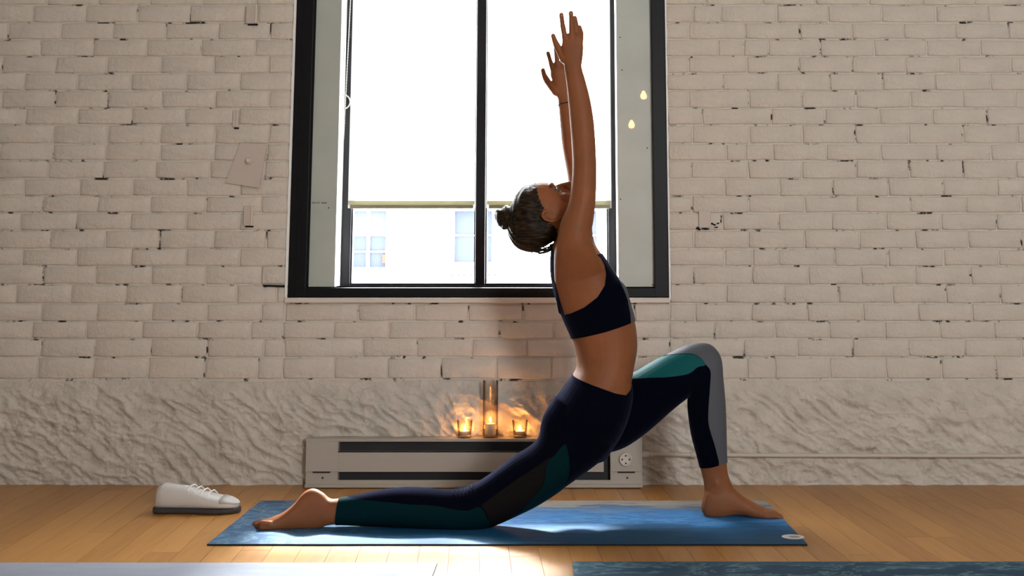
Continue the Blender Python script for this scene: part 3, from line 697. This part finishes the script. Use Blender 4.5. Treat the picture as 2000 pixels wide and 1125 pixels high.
# ------------------------------------------------------------------ the person
KO = at(905, 1036, 3.478); KO = Vector((KO.x, KO.y, 0))
VOX = .0027
def resample(rows_, n=4):
    """Catmull-Rom through the section table"""
    A = np.array(rows_, float); P_ = np.vstack([2*A[0]-A[1], A, 2*A[-1]-A[-2]]); out = []
    for i in range(1, len(P_)-2):
        for k in range(n):
            t = k/n; a, b, c, d = P_[i-1], P_[i], P_[i+1], P_[i+2]
            out.append(.5*((2*b)+(-a+c)*t+(2*a-5*b+4*c-d)*t*t+(-a+3*b-3*c+d)*t**3))
    out.append(A[-1]); return out
def limb(mb, rows_, n=28, p=2.0, sub=4):
    """rows: ax, ay, bx, by (pixels of the two silhouette edges), half depth (m), depth D"""
    R = []
    for ax, ay, bx, by, hd, D in resample(rows_, sub):
        A, B = at(ax, ay, D), at(bx, by, D); c = (A+B)/2; e = (B-A)/2; r = []
        for k in range(n):
            a = 2*math.pi*k/n; ca, sa = math.cos(a), math.sin(a)
            ca = math.copysign(abs(ca)**(2/p), ca); sa = math.copysign(abs(sa)**(2/p), sa)
            r.append(c+e*ca+Vector((0, hd*sa, 0)))
        R.append(r)
    for end in (0, -1):     # round the ends
        c = sum(R[end], Vector())/n; prev = sum(R[1 if end == 0 else -2], Vector())/n; d = (c-prev)
        rr = min((q-c).length for q in R[end]); d = d.normalized()*rr*.5 if d.length > 1e-6 else Vector()
        ext = [[c+(q-c)*.8+d*.6 for q in R[end]], [c+(q-c)*.35+d for q in R[end]]]
        if end == 0: R = ext[::-1]+R
        else: R = R+ext
    mb.rings(R)
def finger(mb, pts, D, r0, r1, dy=None):
    P_ = [at(x, y, D+(dy[i] if dy else 0)) for i, (x, y) in enumerate(pts)]
    S_ = resample([tuple(p) for p in P_], 4); n = len(S_)
    rad = []
    for i in range(n):
        t = i/(n-1); rad.append((r0+(r1-r0)*t)*1.28*(1+.05*math.cos(t*math.pi*4)))
    mb.tube(S_, rad, 12)
B = MB()
DN, DFAR, DM_ = 3.475, 3.635, 3.55
# pelvis and torso
limb(B, [(1118,735,1234,752,.130,DM_), (1090,772,1234,780,.155,DM_), (1066,808,1226,815,.168,DM_), (1056,842,1212,848,.160,DM_), (1072,872,1195,876,.120,DM_)], 36, 2.2)
limb(B, [(1112,745,1232,752,.134,DM_), (1126,715,1238,716,.122,DM_), (1123,685,1244,680,.121,DM_), (1114,657,1242,642,.126,DM_), (1097,618,1234,606,.132,DM_), (1083,575,1222,570,.138,DM_),
         (1076,540,1205,542,.142,DM_), (1075,508,1184,510,.146,DM_), (1078,482,1166,484,.138,DM_), (1088,462,1150,462,.105,DM_)], 40, 2.3)
# breasts
for d in (-.062, .062):
    c = at(1192, 582, DM_+d); B.ell(c, [(.057, 0, .012), (0, .058, 0), (-.012, 0, .062)])
# neck
limb(B, [(1088,490,1150,490,.058,DM_), (1080,462,1138,462,.052,DM_), (1072,440,1128,438,.050,DM_), (1060,420,1115,416,.048,DM_)], 24)
# rear (near) leg
limb(B, [(1085,775,1205,850,.088,DN+.02), (1062,812,1178,893,.094,DN+.005), (1049,860,1112,943,.090,DN), (1000,895,1055,982,.080,DN), (950,932,999,1010,.070,DN), (922,948,953,1029,.062,DN), (904,956,914,1036,.056,DN),
         (872,958,872,1035,.054,DN), (835,955,835,1031,.056,DN), (795,953,795,1028.5,.056,DN), (750,957,748,1026.5,.050,DN), (705,966,704,1025,.040,DN), (667,973,662,1023.5,.032,DN), (645,974,640,1026,.029,DN),
         (630,962,624,1031,.028,DN), (612,954,604,1035.5,.030,DN), (594,961,586,1036.5,.031,DN), (575,983,568,1037,.033,DN), (552,1001,547,1037,.037,DN), (531,1010,528,1037,.041,DN), (518,1015,516,1037,.042,DN)], 32, 2.15)
for i, (dy, tip, ty, r) in enumerate(((-.032, 509, 1030, .0085), (-.016, 505, 1028.5, .0088), (0, 502, 1028, .009), (.016, 500, 1027, .0095), (.033, 498, 1026, .0125))):
    finger(B, [(528, 1024), (512, 1022.5), (tip+2, ty)], DN+dy, r*1.0, r*.82)
# front (far) leg
limb(B, [(1160,760,1180,885,.085,DFAR-.03), (1198,748,1220,872,.090,DFAR-.01), (1240,728,1264,842,.084,DFAR), (1280,705,1312,800,.074,DFAR), (1320,685.5,1340,778,.064,DFAR), (1352,673,1350,772,.056,DFAR), (1385,673.5,1347,776,.052,DFAR),
         (1406,697,1344,781,.050,DFAR), (1411,740,1344,796,.050,DFAR), (1415,785,1346,818,.052,DFAR), (1417,835,1351,850,.050,DFAR), (1418,880,1361,888,.041,DFAR), (1420,915,1370,923,.033,DFAR), (1424,933,1374,940,.030,DFAR), (1432,952,1376,965,.030,DFAR), (1440,968,1376,988,.031,DFAR), (1436,985,1375,1000,.029,DFAR)], 32, 2.1)
FT = DFAR
limb(B, [(1373,978,1373,1000,.020,FT), (1379,955,1378,1009,.029,FT), (1398,948,1398,1013,.033,FT), (1425,948,1425,1012.5,.034,FT), (1448,966,1448,1010.5,.036,FT), (1470,980,1470,1011.5,.040,FT), (1490,989.5,1490,1013.5,.044,FT), (1506,996,1505,1014,.045,FT)], 28, 2.3)
for i, (dy, tip, r) in enumerate(((-.032, 1526, .0125), (-.012, 1527, .0088), (.005, 1523, .0085), (.020, 1518, .008), (.034, 1512, .0078))):
    finger(B, [(1496, 1004-dy*80), (1512, 1003.5-dy*100), (tip-4, 1007.5-dy*140)], FT+dy, r*1.02, r*.85)
# near arm and hand
DA = 3.395
limb(B, [(1092,610,1160,614,.030,DA+.125), (1086,575,1168,580,.046,DA+.095), (1083,548,1176,551,.052,DA+.070), (1082,520,1178,522,.054,DA+.042), (1083,490,1164,490,.054,DA+.014), (1089,460,1155,461,.050,DA), (1096,432,1159,432,.046,DA), (1109,402,1162.5,402,.042,DA), (1115,370,1164.5,370,.039,DA), (1118,330,1165,330,.037,DA), (1117.5,300,1164,300,.035,DA), (1115.5,270,1162.5,270,.035,DA),
         (1112.5,230,1159,230,.033,DA), (1109,190,1152,190,.028,DA), (1105.5,158,1143.5,157,.023,DA), (1102,131,1136,130,.0185,DA), (1101,118,1137,114,.017,DA)], 28)
limb(B, [(1102,128,1136,127,.0175,DA), (1099,112,1138.5,109,.0165,DA), (1097,96,1139.5,93,.0155,DA), (1098,80,1139,78,.0145,DA), (1100,69,1138,71,.0130,DA)], 24, 2.6)
finger(B, [(1104,84), (1102,66), (1098.5,46), (1096.5,29)], DA, .0078, .0060, [0, -.002, .0, .004])
finger(B, [(1115,82), (1116.5,63), (1116,42), (1115.2,25.5)], DA, .0080, .0062, [-.002, -.005, -.004, 0])
finger(B, [(1125,83), (1126.6,66), (1125.6,49), (1122.8,35)], DA, .0074, .0058, [.003, .005, .008, .012])
finger(B, [(1133.5,86), (1135.5,72), (1135,62), (1132,53)], DA, .0068, .0054, [.006, .010, .015, .021])
finger(B, [(1102,116), (1092,98), (1084.5,82), (1080.5,70)], DA, .0112, .0062, [.004, .008, .010, .010])
# far arm and hand
DE = 3.70
limb(B, [(1092,600,1160,604,.030,DE-.125), (1088,560,1166,562,.048,DE-.09), (1090,525,1174,527,.052,DE-.055), (1092,500,1172,502,.050,DE-.03), (1094,468,1160,470,.048,DE-.01), (1100,435,1156,436,.044,DE), (1108,400,1156,400,.040,DE), (1109.5,362,1152,362,.037,DE), (1104.5,325,1147,325,.035,DE), (1098,288,1141,288,.033,DE), (1094,245,1134,245,.030,DE), (1091.5,212,1124,210,.022,DE), (1089.5,194,1118,191,.0180,DE), (1087,184,1118,181,.017,DE)], 28)
limb(B, [(1089,192,1118,190,.0170,DE), (1083,176,1119,174,.0165,DE), (1078.5,160,1119,158,.0155,DE), (1076.5,146,1117,145,.0145,DE), (1077.5,136,1115,137,.0130,DE)], 24, 2.6)
finger(B, [(1081,150), (1079,135), (1074.5,118), (1070.2,104)], DE, .0076, .0058, [0, .002, .0, -.004])
finger(B, [(1090,150), (1089,133), (1087,112), (1085.5,95)], DE, .0078, .0060, [0, .002, .0, -.004])
finger(B, [(1100,150), (1100,134), (1098.5,114), (1097,98)], DE, .0074, .0058, [0, .002, .0, -.004])
finger(B, [(1109,152), (1110,139), (1109.5,124), (1108.5,113)], DE, .0066, .0052, [0, .002, .0, -.004])
finger(B, [(1086,180), (1072,163), (1063.5,148), (1060.5,137)], DE, .0112, .0062, [-.002, -.006, -.008, -.008])
# head: f (towards the face), u (towards the crown), both in photo pixels from the ear
PXM = 3.55/F/1.0165
EAR = at(1078, 425, DM_)
UF = Vector((.36, 0, .933)).normalized(); UU = Vector((-.933, 0, .36)).normalized()
hd_pt = lambda f, u, l=0: EAR+UF*(f*PXM)+UU*(u*PXM)+Vector((0, l*PXM, 0))
R = []
for u, fr, bk, hw in [tuple(q) for q in resample([(-71,57,34,10), (-64,63,20,20), (-50,64,0,30), (-34,64,-22,36), (-16,63,-45,40), (0,62,-58,43), (12,61,-66,44.5), (25,65,-70,45), (40,63,-70,44.5), (55,53,-62,41), (67,35,-46,33), (74,14,-26,20)], 3)]:
    c = (fr+bk)/2; e = (fr-bk)/2; r = []
    for k in range(32):
        a = 2*math.pi*k/32; ca, sa = math.cos(a), math.sin(a)
        wf = 1-.16*max(0, ca)**2          # narrower towards the face
        r.append(hd_pt(c+e*math.copysign(abs(ca)**.9, ca), u, hw*sa*wf))
    R.append(r)
B.rings(R)
for a, b, r0, r1 in (((57, 16), (66, 4), 5, 6), ((66, 4), (73, -9), 6, 7.5)):
    B.tube([hd_pt(*a), hd_pt(*b)], [r0*PXM, r1*PXM], 12)
for s in (-1, 1):
    B.ell(hd_pt(66, -12, 6*s), [UF*5*PXM, Vector((0, 5*PXM, 0)), UU*4.5*PXM])       # nostrils
    B.ell(hd_pt(59, 23, 18*s), [UF*6*PXM, Vector((0, 13*PXM, 0)), UU*4.5*PXM])      # brow
    B.ell(hd_pt(42, -14, 23*s), [UF*14*PXM, Vector((0, 13*PXM, 0)), UU*16*PXM])     # cheek
    # ear: rim, concha, lobe
    l0 = 42*s
    rim = [hd_pt(f_, u_, l0+(q*s)) for f_, u_, q in ((7, 6, 1), (6, 14, 3), (0, 19, 6), (-7, 18, 8), (-11, 10, 9), (-10, 0, 8), (-6, -9, 6), (0, -15, 4), (4, -12, 2))]
    B.tube(rim, 2.7*PXM, 10)
    B.ell(hd_pt(-2, 2, l0+1*s), [UF*8*PXM, Vector((0, 3*PXM, 0)), UU*14*PXM]); B.ell(hd_pt(2, -14, l0+4*s), [UF*4.5*PXM, Vector((0, 2.6*PXM, 0)), UU*5*PXM])
B.ell(hd_pt(64, -29), [UF*5*PXM, Vector((0, 14*PXM, 0)), UU*4*PXM]); B.ell(hd_pt(63, -38), [UF*5*PXM, Vector((0, 12*PXM, 0)), UU*4.5*PXM]); B.ell(hd_pt(58, -60), [UF*8*PXM, Vector((0, 12*PXM, 0)), UU*9*PXM])

def remesh(mb, vox, it=4, fac=.5):
    o = mb.build('tmp', None); md = o.modifiers.new('r', 'REMESH'); md.mode = 'VOXEL'; md.voxel_size = vox; md.adaptivity = 0
    s_ = o.modifiers.new('s', 'SMOOTH'); s_.factor = fac; s_.iterations = it
    dg = bpy.context.evaluated_depsgraph_get(); ev = o.evaluated_get(dg); me = bpy.data.meshes.new_from_object(ev)
    bpy.data.objects.remove(o); return me
body_me = remesh(B, VOX, 3)
nv = len(body_me.vertices); co = np.empty(nv*3); body_me.vertices.foreach_get('co', co); co = co.reshape(-1, 3)
nr = np.empty(nv*3); body_me.vertices.foreach_get('normal', nr); nr = nr.reshape(-1, 3)
# eye sockets, spine groove, navel line
def push(c, rad, amt):
    d = np.linalg.norm(co-np.array(c), axis=1); co[:] += nr*(amt*np.exp(-(d/rad)**2))[:, None]
for s in (-1, 1): push(hd_pt(59, 11, 19*s), .0115, -.0065)
for a_, b_, d_ in ((1102.5, 73, -.013), (1115.5, 70, -.015), (1127, 72, -.012), (1134.5, 79, -.006)): push(at(a_, b_, DA+d_), .0058, .0026)
for a_, b_, d_ in ((1109, 76, -.012), (1121.5, 76, -.012), (1131, 80, -.009)): push(at(a_, b_, DA+d_), .0042, -.0022)
for a_, b_ in ((1400, 945),): push(at(a_, b_, FT-.032), .012, .004)
zz = (co[:, 2] > at(1100, 700, DM_).z) & (co[:, 2] < at(1080, 480, DM_).z) & (nr[:, 0] < -.3)
co[zz] += np.outer(.006*np.exp(-((co[zz, 1]-(DM_-CD))/.018)**2), [1, 0, 0])
zmin = np.where((co[:, 0] > at(660, 1000, DN).x) & (co[:, 0] < at(1340, 1000, DN).x), .0088, .0060)
co[:, 2] = np.maximum(co[:, 2], zmin)
ax_ = at(1436, 1000, FT).x; bump = np.exp(-((co[:, 0]-ax_)/.034)**2)*np.clip((FT-.004-(co[:, 1]+CD))/.024, 0, 1)*(co[:, 2] < .035)*(co[:, 0] > at(1395, 1000, FT).x)
co[:, 2] += .013*bump*np.clip(1-co[:, 2]/.036, 0, 1)
keep_co = co.copy()
body_me.vertices.foreach_set('co', (co-np.array(KO)).reshape(-1)); body_me.polygons.foreach_set('use_smooth', [True]*len(body_me.polygons)); body_me.update()
body_me.name = 'person'; body_me.materials.append(M_skin)
person = bpy.data.objects.new('person', body_me); COL.objects.link(person); person.location = KO
tag(person, 'woman in a low lunge with raised arms, dark sports bra and leggings', 'person')
loops = np.empty(len(body_me.loops), int); body_me.loops.foreach_get('vertex_index', loops)
ls = np.empty(len(body_me.polygons), int); lt = ls.copy(); body_me.polygons.foreach_get('loop_start', ls); body_me.polygons.foreach_get('loop_total', lt)
q4 = ls[lt == 4]; Q = np.stack([loops[q4+i] for i in range(4)], 1); q3 = ls[lt == 3]; T3 = np.stack([loops[q3+i] for i in range(3)], 1) if len(q3) else np.zeros((0, 3), int)
TRI = np.vstack([Q[:, [0, 1, 2]], Q[:, [0, 2, 3]], T3])

def poly_sd(poly, pts):
    """signed distance in 2-D, positive inside"""
    P_ = np.array(poly, float); d = np.full(len(pts), 1e9); ins = np.zeros(len(pts), bool); n = len(P_)
    for i in range(n):
        a, b = P_[i], P_[(i+1) % n]; e = b-a; w = pts-a; t = np.clip((w@e)/max(1e-12, e@e), 0, 1)
        d = np.minimum(d, np.linalg.norm(w-np.outer(t, e), axis=1))
        c = ((a[1] > pts[:, 1]) != (b[1] > pts[:, 1])); 
        with np.errstate(divide='ignore', invalid='ignore'):
            xx = (b[0]-a[0])*(pts[:, 1]-a[1])/(b[1]-a[1])+a[0]
        ins ^= c & (pts[:, 0] < xx)
    return np.where(ins, d, -d)
def clip_shell(name, fld, off, mt, parent, thick=.0016):
    """garment: body surface where fld > 0, offset outwards, cut exactly on the zero line"""
    pos = keep_co + nr*(off if np.isscalar(off) else off[:, None])
    s = fld > 0; k = s[TRI].sum(1); full = TRI[k == 3]; mix = TRI[(k > 0) & (k < 3)]
    newv = []; cache = {}; faces = []
    base = len(pos)
    def cut(a, b):
        key = (a, b) if a < b else (b, a)
        if key not in cache:
            t = fld[a]/(fld[a]-fld[b]); cache[key] = base+len(newv); newv.append(pos[a]+(pos[b]-pos[a])*t)
        return cache[key]
    for tr in mix.tolist():
        out = []
        for i in range(3):
            a, b = tr[i], tr[(i+1) % 3]
            if s[a]: out.append(a)
            if s[a] != s[b]: out.append(cut(a, b))
        faces.append(out)
    allv = np.vstack([pos]+([np.array(newv)] if newv else []))
    used = np.zeros(len(allv), bool); used[full.reshape(-1)] = True
    for f_ in faces:
        for i in f_: used[i] = True
    remap = np.cumsum(used)-1
    F_ = remap[full].tolist()+[[int(remap[i]) for i in f_] for f_ in faces]
    o = mesh_obj(name, (allv[used]-np.array(KO)).tolist(), F_, mt, parent, smooth=True)
    if thick:
        so = o.modifiers.new('solid', 'SOLIDIFY'); so.thickness = thick; so.offset = -1
    return o
xz = keep_co[:, [0, 2]]; yy = keep_co[:, 1]+CD
legp = [(1090,728), (1118,733), (1165,750), (1198,762), (1219,767), (1231,758), (1240,728), (1256,710), (1266,640), (1600,600), (1600,906), (1421,915), (1398,922), (1366,928), (1340,929), (1340,1120), (657,1120), (661,1025), (668,970), (672,880), (1000,720)]
ref = np.where(yy < DM_, 0, 1)
f_leg = poly_sd(XZ(legp, DM_-.03), xz)
off = np.full(nv, .0022)
# creases behind the knee
for i, xk in enumerate((888, 896, 904, 912, 920, 928)):
    a_ = at(xk, 958, DN); dd = np.abs((keep_co[:, 0]-a_.x)+.35*(keep_co[:, 2]-a_.z)); zk = np.clip((keep_co[:, 2]-at(900, 985, DN).z)/.03, 0, 1)
    off += .0030*np.exp(-(dd/.0042)**2)*zk*(yy < DM_)
leggings = clip_shell('leggings', f_leg, off, M_navy, person); tag(leggings, 'navy-black leggings with teal and grey panels')
near = np.clip((DM_-.005-yy)*50, -1, 1); far = np.clip((yy-DM_-.005)*50, -1, 1)
def panel(name, poly, D, side, mt, label, extra=.0008):
    poly = [tuple(q) for q in resample(poly+[poly[0]], 5)]
    f_ = np.minimum(np.minimum(poly_sd(XZ(poly, D), xz), f_leg), side)
    o = clip_shell(name, f_, off+extra, mt, leggings, 0)
    o['label'] = label; return o
panel('side_panel', [(655,976), (700,978.5), (760,981), (800,984), (850,987), (885,993.5), (915,995), (938,988), (952,1010), (962,1060), (655,1060)], 3.43, near, M_tealshade, 'teal lower panel on the shin, shade in its colour')
panel('side_panel', [(940,987), (972,963), (1002,941), (1030,922), (1055,905), (1080,889), (1067,906), (1060,944), (1036,976), (1004,1014), (960,1060), (953,1010)], 3.41, near, M_charcoal, 'charcoal panel on the rear thigh')
panel('side_panel', [(1084,887), (1103,866), (1109,880), (1112,905), (1110,930), (1098,954), (1090,975), (1010,1020), (1004,1013), (1036,977), (1061,945), (1068,906)], 3.40, near, M_tealshade, 'teal panel on the rear thigh, shade in its colour')
panel('side_panel', [(1230,741), (1250,722), (1264,713), (1304,697), (1346,692), (1366,699), (1376,712), (1361,716), (1341,729), (1300,735), (1275,736.5)], 3.60, far, M_teal, 'teal panel on the front thigh')
panel('side_panel', [(1236,737), (1240,700), (1280,640), (1460,640), (1460,935), (1409,921), (1403,900), (1395,870), (1383,830), (1382,799), (1385,756), (1386,725), (1377,711.5), (1366,698), (1346,691), (1304,696), (1264,712)], 3.60, far, M_grey, 'grey panel over the front knee and shin')
# sports bra
brap = [(1164,498), (1173,503), (1180,516), (1183,535), (1180,557), (1166,580), (1140,600), (1115,612), (1099,617), (1090,596), (1040,600), (1060,662), (1117,664), (1180,648), (1238,630), (1290,620), (1290,520), (1200,490)]
f_bra = poly_sd(XZ(brap, 3.45), xz)
strap = np.minimum(np.minimum(.045-np.abs(yy-DM_), -nr[:, 0]*.05-.004), poly_sd(XZ([(1020,470), (1084,478), (1120,560), (1130,640), (1020,640)], DM_), xz))
rim = np.minimum(np.minimum(-(nr[:, 0])*.06-.034, poly_sd(XZ([(1020,486), (1082,486), (1082,545), (1104,622), (1104,640), (1020,640)], 3.45), xz)), .135-np.abs(yy-DM_))
f_bra = np.maximum(f_bra, np.maximum(strap, rim)); f_bra = np.where(keep_co[:, 2] > at(1100, 484, DM_).z, -.01, f_bra)
# keep it on the trunk, off the arms
bra = clip_shell('sports_bra', f_bra, .0028, M_navy, person); tag(bra, 'dark navy sports bra with grey front piping')
pip = [(1176,500), (1190,510), (1212,545), (1229,586), (1234,629), (1231.5,629), (1226,588), (1209,549), (1188,515), (1174,504)]
front = np.minimum(f_bra, np.minimum(nr[:, 0]-.72, .2-np.abs(yy-DM_)))
o = clip_shell('piping', np.minimum(f_bra, poly_sd(XZ([(1174,496), (1187,513.5), (1208.5,548), (1224.5,587), (1229.5,612), (1231,640), (1320,640), (1320,480)], 3.47), xz)), .0034, M_grey, bra, 0); o['label'] = 'grey front panel edge'

# hair
rel = keep_co-np.array(EAR); hf = rel@np.array(UF)/PXM; hu = rel@np.array(UU)/PXM; hl = np.abs(rel[:, 1])/PXM
hairp = [(80, 64), (56, 57), (44, 50), (28, 40), (14, 27), (8, 20), (-4, 22), (-13, 14), (-14, -6), (-20, -17), (-34, -25), (-62, -11), (-120, 0), (-120, 120), (80, 120)]
f_hair = poly_sd(hairp, np.stack([hf, hu], 1)); hn = np.array([mnoise.noise(Vector((a*.12, b*.9, c*.9)))+.6*mnoise.noise(Vector((a*.3, b*2.2, c*2.2))) if abs(q) < 12 else 0 for a, b, c, q in zip(hf, hu, hl, f_hair)]); f_hair = f_hair+3.2*hn
f_hair = np.where((hl < 52) & (np.abs(hf) < 110) & (hu > -48) & (hu < 100), f_hair, -20.)
st = np.clip(f_hair/26, 0, 1); st = st*st*(3-2*st)
rip = .0012*np.sin(hl*.55+hf*.25)*st
hair = clip_shell('hair', f_hair, .0025+.0125*st*(1+.25*np.clip(-hf/70, 0, 1))+rip, M_hair, person, 0); tag(hair, 'dark brown hair swept back into a bun')
m = MB(); bc = hd_pt(-34, 88)
ax = (bc-hd_pt(-10, 30)).normalized(); e1 = Vector((0, 1, 0)); e2 = ax.cross(e1)
m.ell(bc-ax*.004, [e1*.033, e2*.034, ax*.034])
for j in range(3):
    pts = []
    for i in range(30):
        a = 2*math.pi*i/30*1.0+j*2.1; hgt = (-.024+.020*j)+.008*math.sin(a+j)
        rr = (.030, .030, .020)[j]
        pts.append(bc+ax*hgt+e1*(rr*math.cos(a))+e2*(rr*math.sin(a)))
    m.tube(pts, .013-.0012*j, 10, closed=True)
bm_ = remesh(m, .0024, 2); bm_.vertices.foreach_get
bv = np.empty(len(bm_.vertices)*3); bm_.vertices.foreach_get('co', bv); bm_.vertices.foreach_set('co', (bv.reshape(-1, 3)-np.array(KO)).reshape(-1)); bm_.polygons.foreach_set('use_smooth', [True]*len(bm_.polygons)); bm_.update()
bun = bpy.data.objects.new('hair_bun', bm_); COL.objects.link(bun); bun.parent = hair; bm_.materials.append(M_hair)
m = MB(); m.tube([bc-ax*.034+e1*(.026*math.cos(2*math.pi*i/24))+e2*(.026*math.sin(2*math.pi*i/24)) for i in range(24)], .0050, 8, closed=True); m.build('hair_tie', M_black, hair, True, KO)
m = MB()
for i in range(60):                     # loose strands under the back of the head
    l = random.uniform(-36, 36); k = random.uniform(.90, 1.01); c_ = math.sqrt(max(.1, 1-(l/60)**2)); j = lambda q: random.uniform(-q, q)
    key = [(-55*c_, 45+j(4), l*.8), (-75*k*c_, 24+j(4), l), (-78*k*c_, 3+j(4), l), (-66*k*c_, -16+j(3), l*.95), (-48*k*c_, -25+j(3), l*.8)]
    pts = resample([tuple(hd_pt(*q)) for q in key], 5); m.tube(pts, [.0008]*len(pts), 5)
tag(m.build('loose_strands', M_hair, hair, True, KO), kind='stuff')
# eyes, lashes, brows
M_eye = mat('shaded_eyeball', (.13, .09, .07), .4, .3); M_iris = mat('iris', (.03, .02, .012), .2, .5)  # eye takes a shadowed-skin tone, lid shade put into its colour
for s in (-1, 1):
    c = hd_pt(50.5, 10, 18*s); m = MB(); m.ell(c, [UF*.0112, Vector((0, .0112, 0)), UU*.0112], 20, 14); e = m.build('eye', M_eye, person, True, KO)
    c2 = c+UF*.0092; m = MB(); m.ell(c2, [UF*.0026, Vector((0, .0055, 0)), UU*.0055]); m.build('iris', M_iris, e, True, KO)
    m = MB(); m.tube(resample([tuple(hd_pt(*q)) for q in ((56, 13, 10*s), (59.5, 15.5, 17*s), (58, 15, 24*s), (53, 12, 29*s))], 4), [.0013]*13, 8); m.build('eyelashes', M_hair, e, True, KO)
    m = MB(); m.tube(resample([tuple(hd_pt(*q)) for q in ((63.5, 22, 9*s), (63.3, 25, 18*s), (59, 26, 27*s), (52.5, 23, 33*s))], 4), [.0018]*13, 8); m.build('eyebrow', M_hair, person, True, KO)
# finger nails of the near hand
M_nail = mat('nail', (.34, .15, .09), .3, .5)
for a_, b_, d_, r_ in ((1096.6, 31, .004, .0074), (1115.2, 28, 0, .0076), (1122.8, 37, .012, .0070), (1132.2, 55, .021, .0068)):
    c = at(a_, b_, DA+d_-r_*.98); m = MB(); m.ell(c, [Vector((.0040, 0, 0)), Vector((0, .0014, 0)), Vector((0, 0, .0056))], 14, 8); m.build('fingernail', M_nail, person, True, KO)
# bracelet on the far wrist
c = (at(1091, 205, DE)+at(1121, 199, DE))/2; ex = (at(1121, 198.5, DE)-at(1091, 206, DE))/2*1.10; m = MB()
m.tube([c+ex*math.cos(2*math.pi*i/28)+Vector((0, .0245*math.sin(2*math.pi*i/28), 0)) for i in range(28)], .0016, 8, closed=True)
br = m.build('bracelet', M_dark, person, True, KO); br['label'] = 'thin dark cord bracelet'
S.cycles.sample_clamp_indirect = 8
S.cycles.max_bounces = 8
